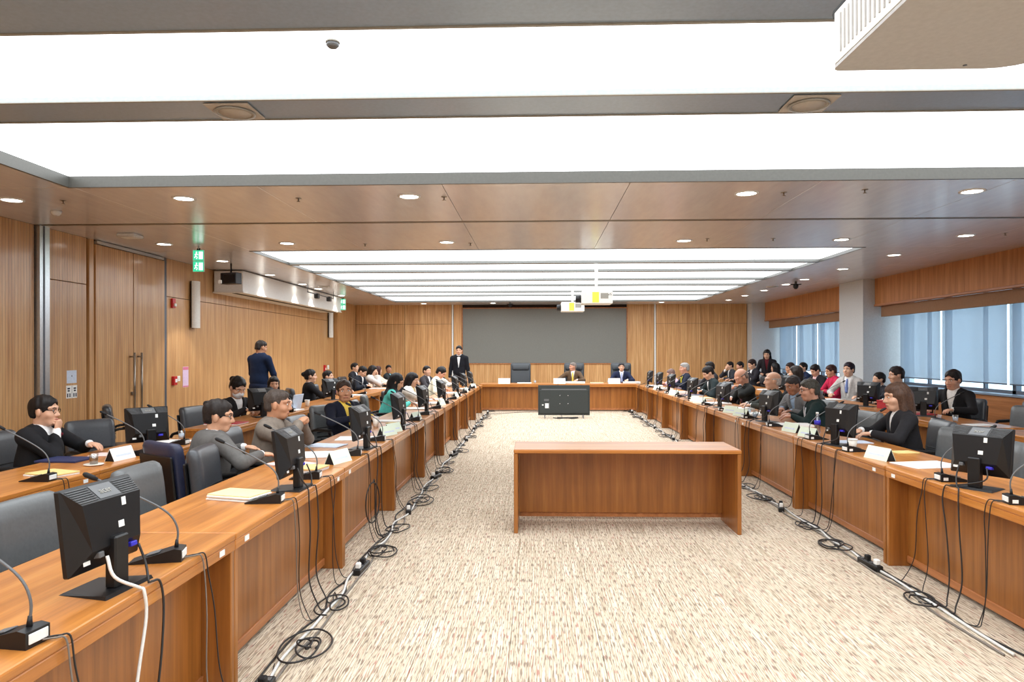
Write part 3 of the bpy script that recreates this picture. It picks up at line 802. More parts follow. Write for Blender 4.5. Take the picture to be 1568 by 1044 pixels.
# ------------------------------------------------------------------ people: smooth blended surfaces, meshed with surface nets
class Field:
    def __init__(s): s.p = []; s.ops = []
    def cone(s, a, b, ra, rb=None, k=0.02):
        a = np.array(a, float); b = np.array(b, float); rb = ra if rb is None else rb; m = max(ra, rb)
        s.p.append(('c', a, b, ra, rb, k, np.minimum(a, b)-m, np.maximum(a, b)+m)); return s
    def ell(s, c, r, R=None, k=0.02):
        c = np.array(c, float); r = np.array(r, float); R = np.eye(3) if R is None else R
        e = np.sqrt(((R*r[None, :])**2).sum(1))
        s.p.append(('e', c, r, R, None, k, c-e, c+e)); return s
    def op(s, f): s.ops.append(f); return s
    def mesh(s, coarse, fine=None, boxes=(), name='mesh', pad=0.03):
        lo = np.min([q[6] for q in s.p], 0)-pad; hi = np.max([q[7] for q in s.p], 0)+pad
        ax = []
        for i in range(3):
            pts = [lo[i]]; x = lo[i]
            while x < hi[i]:
                st = coarse
                if fine:
                    for (a, b) in boxes:
                        if a[i]-coarse <= x <= b[i]: st = fine; break
                x += st; pts.append(x)
            ax.append(np.array(pts, np.float32))
        xs, ys, zs = ax
        F = np.full((len(xs), len(ys), len(zs)), 1.0, np.float32)
        mg = max(0.045, coarse*2.5)
        for q in s.p:
            sl = tuple(slice(max(0, int(np.searchsorted(a, l-mg))-1), int(np.searchsorted(a, h+mg))+1) for a, l, h in zip(ax, q[6], q[7]))
            X = xs[sl[0]][:, None, None]; Y = ys[sl[1]][None, :, None]; Z = zs[sl[2]][None, None, :]
            if q[0] == 'c':
                a, b, ra, rb = q[1:5]; ba = b-a; L = float((ba**2).sum())+1e-12
                dx, dy, dz = X-a[0], Y-a[1], Z-a[2]
                h = np.clip((dx*ba[0]+dy*ba[1]+dz*ba[2])/L, 0, 1)
                d = np.sqrt((dx-h*ba[0])**2+(dy-h*ba[1])**2+(dz-h*ba[2])**2)-(ra+(rb-ra)*h)
            else:
                c, r, R = q[1:4]; dx, dy, dz = X-c[0], Y-c[1], Z-c[2]
                k0 = 0; k1 = 0
                for j in range(3):
                    u = dx*R[0, j]+dy*R[1, j]+dz*R[2, j]
                    k0 = k0+(u/r[j])**2; k1 = k1+(u/r[j]**2)**2
                k0 = np.sqrt(k0); d = k0*(k0-1)/np.maximum(np.sqrt(k1), 1e-6)
            k = q[5]; A = F[sl]
            hh = np.clip(0.5+0.5*(d-A)/k, 0, 1)
            F[sl] = d*(1-hh)+A*hh-k*hh*(1-hh)
        X, Y, Z = xs[:, None, None], ys[None, :, None], zs[None, None, :]
        for f in s.ops: F = f(F, X, Y, Z).astype(np.float32)
        return surfnet(F, xs, ys, zs, name)
def surfnet(F, xs, ys, zs, name):
    S = F < 0
    n = sum(S[i:S.shape[0]-1+i, j:S.shape[1]-1+j, k:S.shape[2]-1+k].astype(np.int8) for i in (0, 1) for j in (0, 1) for k in (0, 1))
    act = (n > 0) & (n < 8)
    I, J, K = np.nonzero(act)
    vid = np.full(act.shape, -1, np.int64); vid[I, J, K] = np.arange(len(I))
    acc = np.zeros((len(I), 3)); cnt = np.zeros(len(I))
    for ax in range(3):
        for a in (0, 1):
            for b in (0, 1):
                o0 = [0, 0, 0]; o0[(ax+1) % 3] = a; o0[(ax+2) % 3] = b; o1 = list(o0); o1[ax] = 1
                i0, j0, k0 = I+o0[0], J+o0[1], K+o0[2]; i1, j1, k1 = I+o1[0], J+o1[1], K+o1[2]
                va, vb = F[i0, j0, k0], F[i1, j1, k1]
                m = (va < 0) != (vb < 0)
                t = np.where(m, va/np.where(m, va-vb, 1), 0)
                p = np.stack([xs[i0]+t*(xs[i1]-xs[i0]), ys[j0]+t*(ys[j1]-ys[j0]), zs[k0]+t*(zs[k1]-zs[k0])], 1)
                acc += p*m[:, None]; cnt += m
    V = acc/np.maximum(cnt, 1)[:, None]
    quads = []
    for ax in range(3):
        sl0 = [slice(None)]*3; sl1 = [slice(None)]*3; sl0[ax] = slice(0, -1); sl1[ax] = slice(1, None)
        c = S[tuple(sl0)] != S[tuple(sl1)]
        i = np.array(np.nonzero(c)); u, v = (ax+1) % 3, (ax+2) % 3
        ok = (i[u] > 0) & (i[v] > 0) & (i[u] < F.shape[u]-1) & (i[v] < F.shape[v]-1)
        i = i[:, ok]
        def cell(du, dv):
            q = i.copy(); q[u] += du; q[v] += dv; return vid[q[0], q[1], q[2]]
        q = np.stack([cell(-1, -1), cell(0, -1), cell(0, 0), cell(-1, 0)], 1)
        flip = ~S[i[0], i[1], i[2]]
        q[flip] = q[flip][:, ::-1]
        quads.append(q)
    Q = np.concatenate(quads)
    me = bpy.data.meshes.new(name)
    me.vertices.add(len(V)); me.vertices.foreach_set('co', V.astype(np.float32).ravel())
    me.loops.add(len(Q)*4); me.loops.foreach_set('vertex_index', Q.astype(np.int32).ravel())
    me.polygons.add(len(Q)); me.polygons.foreach_set('loop_start', np.arange(0, len(Q)*4, 4, dtype=np.int32))
    me.update(calc_edges=True)
    me.polygons.foreach_set('use_smooth', np.ones(len(Q), bool))
    return me
def rot(yaw, pitch, roll=0):
    """yaw: turn to the left, pitch: look down, roll: tilt to the right shoulder (degrees)"""
    m = Euler((0, 0, math.radians(yaw))).to_matrix() @ Euler((-math.radians(pitch), 0, 0)).to_matrix() @ Euler((0, math.radians(roll), 0)).to_matrix()
    return np.array(m)
def unit(v): v = np.array(v, float); return v/np.linalg.norm(v)
def elbow(S, W, la, lb, hint):
    d = W-S; L = np.linalg.norm(d)
    if L > (la+lb)*0.995: W = S+d/L*(la+lb)*0.995; d = W-S; L = np.linalg.norm(d)
    a = (la*la-lb*lb+L*L)/(2*L); h = math.sqrt(max(0, la*la-a*a)); dn = d/L
    hv = np.array(hint, float); hv = hv-dn*hv.dot(dn); hv = unit(hv)
    return S+dn*a+hv*h, W
ARMS = {  # wrist position relative to the body (x outwards), elbow hint, finger curl, hand direction
    'table': ((0.15, 0.40, 0.825), (1, -0.6, -0.35), 0.35, (-0.35, 1, -0.1)),
    'write': ((0.08, 0.36, 0.845), (1, -0.5, -0.5), 0.7, (-0.5, 1, -0.25)),
    'wide': ((0.30, 0.36, 0.815), (1, -0.6, -0.4), 0.3, (-0.1, 1, -0.1)),
    'lap': ((0.12, 0.26, 0.63), (1, -0.8, 0), 0.4, (-0.5, 1, -0.2)),
    'side': ((0.27, 0.05, 0.80), (0.5, -1, 0), 0.45, (-0.1, 0.25, -1)),
    'front': ((0.12, 0.30, 1.05), (1, -0.6, -0.8), 0.6, (-0.5, 1, 0.1)),
}
N_P = [0]
def person(label, head, deg, fl=8, sl=0, look=(0, 0, 0), hs=1.0, arms=('table', 'table'), stand=False, seat=0.565, fat=1.0,
           jacket=(40, 40, 46), shirt=(232, 232, 232), tie=None, bow=False, trousers=(34, 34, 40), skin_c=(206, 158, 128), hair='short', hair_c=(26, 22, 22),
           glasses=False, mask=False, vw=0.055, vb=-0.06, lanyard=None, badge=False, detail=1, cat='person', sleeve=None, collar=None):
    X, Y, Zt = head
    sd, fw = math.sin(math.radians(sl)), math.sin(math.radians(fl))
    u = unit((sd, fw, math.cos(math.radians(fl))*math.cos(math.radians(sl))))
    R = rot(*look)
    hu = unit(u*0.55+np.array([0, 0, 0.45])+R[:, 1]*0.22*max(-0.2, math.sin(math.radians(look[1])))+np.array([0, 0.10, 0]))
    base = 0.95 if stand else seat
    top = hs*(0.150*hu[2]+0.118*max(0.75, math.cos(math.radians(look[1]*0.7))))
    s = (Zt-base-top)/(0.50*u[2]) if not stand else 1.0
    if stand: s = (Zt-top)/(base+0.50*u[2]); base *= s
    s = min(1.22, max(0.8, s))
    P = np.array([0, 0, base]); Nk = P+u*0.50*s; C = P+u*0.28*s; H = Nk+hu*0.150*hs
    side = unit(np.cross((0, 1, 0), u))            # +x
    fwd = unit(np.cross(u, side))
    rz = math.radians(deg)
    ca, sa = math.cos(rz), math.sin(rz)
    px, py = X-(H[0]*ca-H[1]*sa), Y-(H[0]*sa+H[1]*ca)
    w = 0.178*fat**0.5
    SL, SR = Nk-u*0.055*s-side*w, Nk-u*0.055*s+side*w
    ha = []
    for sg, S, nm in ((-1, SL, arms[0]), (1, SR, arms[1])):
        if isinstance(nm, str):
            if nm == 'chin':
                W = H+R @ np.array([0.015*sg, 0.115, -0.165])*1.0; hint = (sg*0.7, 0.3, -1); curl = 1.25; hd = unit(R @ np.array([-0.3*sg, 0.1, 1]))
            elif nm == 'face':
                W = H+R @ np.array([0.03*sg, 0.14, -0.10]); hint = (sg*0.7, 0.3, -1); curl = 0.5; hd = unit(R @ np.array([-0.3*sg, -0.2, 1]))
            elif nm == 'clasp':
                W = H+np.array([0.055*sg, 0.20, -0.16]); hint = (sg*1, 0.1, -1); curl = 1.15; hd = unit((-0.75*sg, 0.5, 0.45))
            else:
                wp, hint, curl, hd = ARMS[nm]
                W = np.array([wp[0]*sg, wp[1], wp[2]])
                if stand: W = W*np.array([1, 1, s])
                hint = (hint[0]*sg, hint[1], hint[2]); hd = unit((hd[0]*sg, hd[1], hd[2]))
        else:
            wp, hint, curl, hd = nm
            W = np.array(wp, float); hd = unit(hd)
        E, W = elbow(S, W, 0.285, 0.255, hint)
        ha.append((sg, S, E, W, hd, curl))
    near = detail >= 2
    vc = {3: 0.013, 2: 0.016, 1: 0.021, 0: 0.026}[detail]; vf = {3: 0.0058, 2: 0.0075, 1: 0.0105, 0: 0.014}[detail]
    hb = lambda p: (R @ np.array(p, float))*hs+H       # head-space point
    root = None
    # ---- body: head, neck, trunk, arms, hands with five fingers, legs in one skin
    B = Field()
    B.ell(hb((0, -0.012, 0.030)), np.array((0.076, 0.096, 0.086))*hs, R, 0.01)
    B.ell(hb((0, 0.026, -0.030)), np.array((0.064, 0.072, 0.086))*hs, R, 0.03)
    B.cone(hb((0.022, 0.058, -0.092)), hb((-0.022, 0.058, -0.092)), 0.024*hs, None, 0.035)
    B.cone(hb((0, 0.090, 0.010)), hb((0, 0.109, -0.030)), 0.009*hs, 0.014*hs, 0.014)
    B.cone(hb((0.016, 0.096, -0.034)), hb((-0.016, 0.096, -0.034)), 0.009*hs, None, 0.010)
    for sg in (-1, 1):
        B.ell(hb((0.078*sg, -0.004, -0.010)), np.array((0.012, 0.021, 0.033))*hs, R @ rot(-15*sg, 0, 0), 0.008)
        B.cone(hb((0.052*sg, 0.070, 0.028)), hb((0.012*sg, 0.088, 0.030)), 0.012*hs, None, 0.018)
        B.ell(hb((0.045*sg, 0.060, -0.030)), np.array((0.022, 0.022, 0.020))*hs, R, 0.03)
    B.cone(hb((0.018, 0.089, -0.064)), hb((-0.018, 0.089, -0.064)), 0.0085*hs, None, 0.010)
    B.cone(hb((0, -0.022, -0.06)), Nk-u*0.02, 0.054*hs, 0.060, 0.03)
    for sg, S, E, W, hd, curl in ha:
        B.cone(Nk-u*0.04, S, 0.045, 0.052, 0.03)
        B.cone(S, E, 0.046, 0.038, 0.02); B.cone(E, W, 0.038, 0.026, 0.015)
        n_ = np.array([0, 0, 1.0]) if abs(hd[2]) < 0.75 else np.array([0, 1.0, 0]) if not stand else np.array([sg, 0, 0.0])
        n_ = unit(n_-hd*n_.dot(hd)); sv = np.cross(hd, n_)
        if sv[0]*sg < 0: sv = -sv                       # sv points away from the body
        if stand and abs(hd[2]) > 0.75: sv = np.array([0, -1.0, 0])
        fr = {3: 0.0090, 2: 0.0095, 1: 0.0105, 0: 0.012}[detail]
        Rh = np.stack([sv, hd, n_], 1)
        B.ell(W+hd*0.048, (0.040, 0.056, 0.018), Rh, 0.012)
        for q in range(4):
            b0 = W+hd*(0.086-0.006*abs(q-1.2))+sv*(-0.029+0.0205*q)
            Lf = (0.066, 0.076, 0.070, 0.054)[q]
            cc = curl*(0.9+0.12*q)
            d1 = hd*math.cos(cc)-n_*math.sin(cc); d2 = hd*math.cos(2.0*cc)-n_*math.sin(2.0*cc); d3 = hd*math.cos(2.7*cc)-n_*math.sin(2.7*cc)
            p1 = b0+d1*Lf*0.48; p2 = p1+d2*Lf*0.32; p3 = p2+d3*Lf*0.22
            B.cone(b0-hd*0.02, b0, fr, fr, 0.006); B.cone(b0, p1, fr, fr*0.95, 0.004); B.cone(p1, p2, fr*0.95, fr*0.9, 0.004); B.cone(p2, p3, fr*0.9, fr*0.8, 0.004)
        t0 = W+hd*0.028-sv*0.026; td = unit(hd*0.75-sv*0.65-n_*0.25*curl); t1 = t0+td*0.042; t2 = t1+unit(hd*0.95-sv*0.15-n_*0.4*curl)*0.034
        B.cone(t0, t1, fr*1.35, fr*1.1, 0.008); B.cone(t1, t2, fr*1.1, fr*0.9, 0.004)
    B.ell(C, (0.130, 0.085, 0.20*s), np.stack([side, fwd, u], 1), 0.04)
    B.ell(P+u*0.06, (0.125, 0.09, 0.12), np.stack([side, fwd, u], 1), 0.04)
    legs = []
    for sg in (-1, 1):
        if stand: hp, kn, an = P+np.array([sg*0.09, 0, -0.04]), np.array([sg*0.10, 0.015, 0.50*s]), np.array([sg*0.11, -0.02, 0.075])
        else: hp, kn, an = P+np.array([sg*0.09, 0.02, -0.035]), np.array([sg*0.12, 0.44, seat-0.035]), np.array([sg*0.12, 0.42, 0.085])
        legs.append((sg, hp, kn, an))
        B.cone(hp, kn, 0.065, 0.048, 0.03); B.cone(kn, an, 0.046, 0.034, 0.02)
        B.cone(an, an+np.array([0, 0.14, -0.045]), 0.035, 0.028, 0.02)
    boxes = [(H-0.13*hs, H+0.14*hs)]
    for sg, S, E, W, hd, curl in ha:
        c = W+hd*0.06; boxes.append((c-0.10, c+0.10))
    me = B.mesh(vc*1.5, vf, boxes, 'person')
    me.materials.append(skin(skin_c))
    body = bpy.data.objects.new('person', me); COL.objects.link(body)
    body.location = (px, py, 0); body.rotation_euler = (0, 0, rz)
    tag(body, label, cat)
    bvh = BVHTree.FromPolygons([v.co for v in me.vertices], [tuple(q.vertices) for q in me.polygons]) if detail >= 1 else None
    def part(f, name, mat, c=vc, fine=None, bx=()):
        m = f.mesh(c, fine, bx, name); o = obj_from(m, name, mat, body); return o
    T3 = np.stack([side, fwd, u], 1)
    def torso(f, off):
        f.ell(P+u*0.43*s+fwd*-0.005, ((w+0.006)*1.0+off, 0.098*fat+off, 0.13*s+off*0.5), T3, 0.02)
        f.ell(C+fwd*0.008, (0.165*fat**0.6+off, 0.118*fat+off, 0.24*s+off), T3, 0.05)
        f.ell(P+u*0.10+fwd*0.015, (0.168*fat**0.7+off, 0.128*fat+off, 0.17+off), T3, 0.05)
        for sg in (-1, 1):
            S = SL if sg < 0 else SR
            f.cone(Nk-u*0.035-fwd*0.01+side*sg*0.05, S-u*0.012, 0.046+off, 0.062+off, 0.04)
    def tcoord(X, Y, Z):
        x, y, z = X-Nk[0], Y-Nk[1], Z-Nk[2]
        return (x*side[0]+y*side[1]+z*side[2], x*fwd[0]+y*fwd[1]+z*fwd[2], x*u[0]+y*u[1]+z*u[2])
    # ---- shirt
    outer = jacket is None
    Sh = Field(); torso(Sh, -0.002 if outer else -0.010)
    Sh.cone(Nk-u*0.05, Nk+u*0.006+fwd*0.004, 0.085, 0.064, 0.02)
    for sg, S, E, W, hd, curl in ha:
        if outer:
            if sleeve == 'short': Sh.cone(S, S+(E-S)*0.72, 0.066*fat**0.4, 0.058, 0.03)
            else: Sh.cone(S, E, 0.064*fat**0.4, 0.052, 0.03); Sh.cone(E, E+(W-E)*0.96, 0.052, 0.036, 0.02)
        else: Sh.cone(E+(W-E)*0.72, E+(W-E)*0.985, 0.034, 0.0345, 0.01)
    part(Sh, 'shirt', cloth(shirt))
    if collar or not outer:                            # folded collar round the neck
        cf = Field()
        for a0, a1 in ((20, 95), (95, 180), (180, 265), (265, 340)):
            pa, pb = [Nk+(side*math.sin(math.radians(a))+fwd*math.cos(math.radians(a)))*0.066+u*(0.012-0.022*math.cos(math.radians(a)))+fwd*0.006 for a in (a0, a1)]
            cf.cone(pa, pb, 0.013, 0.013, 0.01)
        part(cf, 'collar', cloth(collar or shirt), min(vc, 0.014))
    # ---- jacket with V opening and lapels
    if not outer:
        Jk = Field(); torso(Jk, 0.004)
        for sg, S, E, W, hd, curl in ha:
            Jk.cone(S, E, 0.066*fat**0.4, 0.053, 0.03); Jk.cone(E, E+(W-E)*0.90, 0.053, 0.040, 0.02)
        def vcut(F, X, Y, Z):
            tx, ty, tz = tcoord(X, Y, Z)
            zb = (-0.34 if vb is None else -0.26+vb)*s
            hh = np.clip((tz-zb)/(0.02-zb), 0, 1.2)
            edge = np.abs(tx)-vw*hh
            band = np.clip(1-np.abs(edge-0.028)/0.030, 0, 1)*(tz > zb)*(ty > 0)
            F = F-0.010*np.minimum(1, band*2)
            cut = np.maximum(np.maximum(edge, zb-tz), -ty)
            F = np.maximum(F, -cut)
            nk = np.maximum(np.sqrt(tx**2+(ty-0.012)**2)-0.070, -0.045-tz)
            return np.maximum(F, -nk)
        Jk.op(vcut)
        part(Jk, 'jacket', cloth(jacket), vc*0.85)
        sb = BVHTree.FromPolygons
    # ---- tie, bow tie
    if tie is not None or bow:
        def front(tz, out=0.0):
            # front of the shirt along the centre line
            o_ = Vector(Nk+u*tz+fwd*0.4); hit = shirt_bvh.ray_cast(o_, Vector(-fwd))
            return np.array(hit[0])+fwd*out if hit[0] is not None else Nk+u*tz+fwd*0.1
        so = [c for c in body.children if c.name.startswith('shirt')][0]
        shirt_bvh = BVHTree.FromPolygons([v.co for v in so.data.vertices], [tuple(q.vertices) for q in so.data.polygons])
        tf = Field()
        if bow:
            c = front(-0.005, 0.008)
            for sg in (-1, 1): tf.cone(c, c+side*sg*0.05, 0.010, 0.022, 0.006)
            part(tf, 'bow_tie', cloth(bow), min(vc, 0.012))
        else:
            pts = [front(z, 0.004) for z in (-0.015, -0.06, -0.12, -0.18, -0.24)]
            for k, (a, b) in enumerate(zip(pts[:-1], pts[1:])): tf.cone(a, b, 0.018+0.003*k, 0.020+0.004*k, 0.01)
            part(tf, 'necktie', cloth(tie), min(vc, 0.014))
    if lanyard is not None:
        so = [c for c in body.children if c.name.startswith('jacket' if not outer else 'shirt')][0]
        jb = BVHTree.FromPolygons([v.co for v in so.data.vertices], [tuple(q.vertices) for q in so.data.polygons])
        def fr(x, tz):
            hit = jb.ray_cast(Vector(Nk+u*tz+side*x+fwd*0.4), Vector(-fwd)); return np.array(hit[0])+fwd*0.008 if hit[0] is not None else Nk+u*tz+side*x+fwd*0.11
        strip = MB()
        for sg in (-1, 1): strip.tube([fr(sg*(0.085-0.08*t), -0.02-0.24*t) for t in (0, 0.25, 0.5, 0.75, 1)], 0.006, 6)
        strip.build('lanyard', cloth(lanyard), body)
    if badge:
        c = Nk+u*-0.27+fwd*0.155
        M4 = Matrix([list(T3[0])+[c[0]], list(T3[1])+[c[1]], list(T3[2])+[c[2]], [0, 0, 0, 1]])
        MB().box((0, 0, 0), (0.085, 0.004, 0.065), 0.004, M4).build('badge_card', 'paper', body)
    # ---- trousers and shoes
    Tr = Field()
    Tr.ell(P+np.array([0, 0, -0.01]), (0.165*fat**0.6, 0.125*fat, 0.11), None, 0.04)
    Sf = Field()
    for sg, hp, kn, an in legs:
        Tr.cone(hp, kn, 0.088, 0.066, 0.03); Tr.cone(kn, an+np.array([0, 0, 0.02]), 0.064, 0.050, 0.03)
        Sf.cone(an+np.array([0, -0.03, -0.045]), an+np.array([0, 0.05, -0.038]), 0.036, 0.040, 0.02); Sf.cone(an+np.array([0, 0.05, -0.045]), an+np.array([0, 0.17, -0.055]), 0.038, 0.028, 0.02)
    part(Tr, 'trousers', cloth(trousers), vc*1.4)
    part(Sf, 'shoes', 'black_plastic', vc)
    # ---- hair
    if hair != 'none':
        Hf = Field(); vh = vf*1.05
        g = 0.010 if hair not in ('crop', 'fringe') else 0.005
        Hf.ell(hb((0, -0.014, 0.032)), np.array((0.076+g, 0.096+g, 0.086+g*1.3))*hs, R, 0.01)
        if hair in ('short', 'full', 'long', 'bun', 'crop', 'bob'):
            Hf.ell(hb((0, 0.022, 0.072)), np.array((0.066, 0.066, 0.045+(0.012 if hair == 'full' else 0)))*hs, R, 0.02)
        if hair in ('short', 'crop', 'fringe', 'full', 'bun'): Hf.ell(hb((0, -0.055, -0.025)), np.array((0.068, 0.052, 0.06))*hs, R, 0.02)
        if hair == 'bun': Hf.ell(hb((0, -0.125, 0.035)), np.array((0.042, 0.04, 0.042))*hs, R, 0.012)
        if hair in ('long', 'bob'):
            dn = 0.30 if hair == 'long' else 0.12
            Hf.cone(hb((0, -0.06, -0.02)), hb((0, -0.06, -0.02))*0+hb((0, -0.075, -dn)), 0.078*hs, 0.062*hs, 0.03)
            for sg in (-1, 1): Hf.cone(hb((0.068*sg, -0.01, 0.02)), hb((0.082*sg, -0.012, -dn*0.85)), 0.032*hs, 0.030*hs, 0.03)
        if hair == 'scarf':
            Hf.ell(hb((0, -0.03, -0.03)), np.array((0.092, 0.105, 0.125))*hs, R, 0.03)
            Hf.cone(hb((0, -0.02, -0.10)), Nk-u*0.04, 0.09*hs, 0.115, 0.04)
            Hf.ell(Nk-u*0.06+fwd*0.01, (0.165, 0.12, 0.09), T3, 0.05)
        Ri = R.T
        def facecut(F, X, Y, Z):
            dx, dy, dz = (X-H[0])/hs, (Y-H[1])/hs, (Z-H[2])/hs
            x = dx*Ri[0, 0]+dy*Ri[0, 1]+dz*Ri[0, 2]; y = dx*Ri[1, 0]+dy*Ri[1, 1]+dz*Ri[1, 2]; z = dx*Ri[2, 0]+dy*Ri[2, 1]+dz*Ri[2, 2]
            nz = 0.0022*(np.sin(95*x+40*z)+np.sin(120*y-60*x))
            face = np.sqrt((x/0.068)**2+((y-0.115)/0.100)**2+((z+0.045)/(0.104 if hair in ('long', 'bob', 'scarf') else 0.121 if hair != 'fringe' else 0.14))**2)-1
            F = np.maximum(F+nz, -face*0.07)
            if hair in ('short', 'crop', 'full', 'bun', 'fringe'):
                lim = -0.030+0.42*(y+0.02)                 # sideburn to nape line
                lim = np.where(y < -0.02, -0.062+0.0*y, lim)
                lim = np.where((np.abs(x) > 0.060) & (y < 0.02) & (y > -0.035), 0.012, lim)   # clear of the ears
                F = np.maximum(F, lim-z)
            if hair == 'fringe': F = np.maximum(F, np.minimum(z-0.035, 0.055-np.abs(x)*0+np.abs(y)*0+z-0.035))
            return F
        Hf.op(facecut)
        hm = Hf.mesh(vh, None, (), 'hair' if hair != 'scarf' else 'headscarf')
        obj_from(hm, 'hair' if hair != 'scarf' else 'headscarf', hairm(hair_c), body)
    # ---- face details set on the surface of the head
    if bvh is not None:
        def on_face(x, z, out=0.0):
            o_ = Vector(hb((x, 0.30, z))); d_ = Vector(-R[:, 1]); hit = bvh.ray_cast(o_, d_)
            p = np.array(hit[0]) if hit[0] is not None else hb((x, 0.095, z))
            return p+R[:, 1]*out
        HM = lambda c: Matrix([list(R[0])+[c[0]], list(R[1])+[c[1]], list(R[2])+[c[2]], [0, 0, 0, 1]])
        for sg in (-1, 1):
            e = on_face(0.031*sg, 0.006)
            if near: MB().ellipsoid((0, 0, 0), (0.0145*hs, 0.005*hs, 0.0065*hs), 10, 6, HM(e)).build('eye_white', 'sticker', body)
            MB().ellipsoid((0, 0.0025*hs if near else 0, 0), ((0.0062 if near else 0.012)*hs, 0.005*hs, 0.0058*hs), 8, 6, HM(e)).build('eye', 'eye_dark', body)
            MB().tube([on_face(x*sg, z, -0.001) for x, z in ((0.015, 0.026), (0.030, 0.031), (0.046, 0.025))], 0.0042*hs, 5).build('eyebrow', hairm(hair_c if hair not in ('scarf',) else (30, 26, 26)), body)
        if not mask: MB().tube([on_face(x, z, -0.002) for x, z in ((-0.024, -0.066), (-0.012, -0.064), (0, -0.065), (0.012, -0.064), (0.024, -0.066))], 0.0048*hs, 5).build('lips', 'skin_lip', body)
        if glasses:
            gm = MB()
            for sg in (-1, 1):
                c = on_face(0.033*sg, 0.004, 0.012)
                gm.tube([c+R @ np.array([0.024*math.cos(a), 0, 0.017*math.sin(a)])*hs for a in [2*math.pi*k/14 for k in range(14)]], 0.0022, 5, closed=True)
                gm.tube([c+R @ np.array([0.024*sg, 0, 0.004])*hs, hb((0.080*sg, 0.05, 0.012)), hb((0.083*sg, -0.008, 0.006))], 0.0022, 5)
            gm.tube([on_face(-0.011, 0.008, 0.012), on_face(0, 0.010, 0.006), on_face(0.011, 0.008, 0.012)], 0.002, 5)
            gm.build('glasses', 'black_matte', body)
    if mask:
        mf = Field(); mf.ell(hb((0, 0.035, -0.055)), np.array((0.066, 0.078, 0.058))*hs, R, 0.02); mf.cone(hb((0, 0.085, -0.01)), hb((0, 0.112, -0.035)), 0.014*hs, 0.018*hs, 0.02)
        Ri2 = R.T
        def mcut(F, X, Y, Z):
            dx, dy, dz = (X-H[0])/hs, (Y-H[1])/hs, (Z-H[2])/hs
            y = dx*Ri2[1, 0]+dy*Ri2[1, 1]+dz*Ri2[1, 2]; z = dx*Ri2[2, 0]+dy*Ri2[2, 1]+dz*Ri2[2, 2]
            return np.maximum(F, np.maximum(0.03-y, np.maximum(z+0.012, -0.105-z)))
        mf.op(mcut); obj_from(mf.mesh(vf, None, (), 'face_mask'), 'face_mask', 'mask_white', body)
    return body, (px, py)
# ------------------------------------------------------------------ the people in the room
WHITE, BLACK, CREAM, NAVY = (236, 236, 236), (26, 26, 29), (240, 236, 214), (24, 30, 48)
TAN, FAIR, RUDDY, BROWN = (194, 142, 110), (212, 166, 138), (204, 150, 124), (168, 116, 88)
def seated(label, short, head, deg, kind='black', chair_deg=None, chair_back=0.0, **kw):
    b, (px, py) = person(label, head, deg, **kw)
    cd = deg if chair_deg is None else chair_deg
    r = math.radians(cd)
    chair(kind, px+math.sin(r)*(chair_back+0.05), py-math.cos(r)*(chair_back+0.05), cd, '%s leather office chair under the %s' % (kind if kind != 'exec' else 'high-backed black', short))
    return b
# left front row
seated('man in grey suit seen from behind, resting his arm on the left desk', 'man in grey suit seen from behind', (-2.55, 5.62, 1.235), -46, 'navy', chair_deg=-34, fl=14, look=(-32, 6, 0), hs=1.05, jacket=(98, 96, 94), detail=3, hair='short', hair_c=(40, 34, 32), glasses=True, arms=('table', 'wide'), fat=1.28)
seated('man in brown-grey jacket in profile with hands clasped before his chin', 'man with clasped hands', (-2.30, 6.24, 1.285), -88, 'black', fl=12, look=(6, 4, 0), hs=1.06, jacket=(126, 116, 106), shirt=(150, 140, 130), detail=3, hair='crop', hair_c=(74, 64, 58), arms=('clasp', 'clasp'), fat=1.2, skin_c=TAN, vw=0.03)
seated('man in navy jacket and yellow shirt looking towards the camera', 'man in yellow shirt', (-2.40, 8.80, 1.27), -125, 'grey', fl=6, look=(-32, 0, 4), hs=1.12, jacket=(24, 28, 44), shirt=(236, 204, 90), detail=2, hair='short', hair_c=(60, 48, 42), arms=('table', 'table'), fat=1.15, skin_c=TAN, vw=0.075)
seated('woman in black headscarf and teal blouse bending over the desk', 'woman in teal blouse', (-2.22, 11.2, 1.275), -80, 'grey', fl=18, look=(-10, 22, 0), jacket=None, shirt=(104, 216, 206), hair='scarf', hair_c=(24, 24, 28), hs=1.05, detail=1, arms=('write', 'table'))
seated('woman in white and yellow top holding her hand to her face', 'woman with a hand to her face', (-2.18, 12.4, 1.255), -95, 'black', fl=14, look=(0, 14, 0), jacket=(236, 232, 226), shirt=(232, 210, 120), hair='long', hair_c=(26, 22, 24), skin_c=FAIR, detail=1, arms=('table', 'face'))
seated('man in cream shirt leaning low over his papers in the left front row', 'man in cream shirt', (-2.10, 15.5, 1.28), -95, 'black', fl=26, look=(0, 34, 0), jacket=None, shirt=CREAM, hair='full', skin_c=RUDDY, detail=1, arms=('write', 'table'), collar=CREAM)
seated('dark-haired man behind the man in cream shirt', 'dark-haired man behind the cream shirt', (-2.62, 16.9, 1.29), -110, 'black', fl=4, look=(-20, 0, 0), jacket=(60, 56, 60), hair='short', detail=0, skin_c=FAIR)
seated('man in white shirt half hidden beyond the man in cream shirt', 'half hidden man in white shirt', (-2.40, 17.95, 1.25), -95, 'black', fl=12, look=(0, 14, 0), jacket=None, shirt=(230, 228, 220), hair='short', detail=0, skin_c=FAIR)
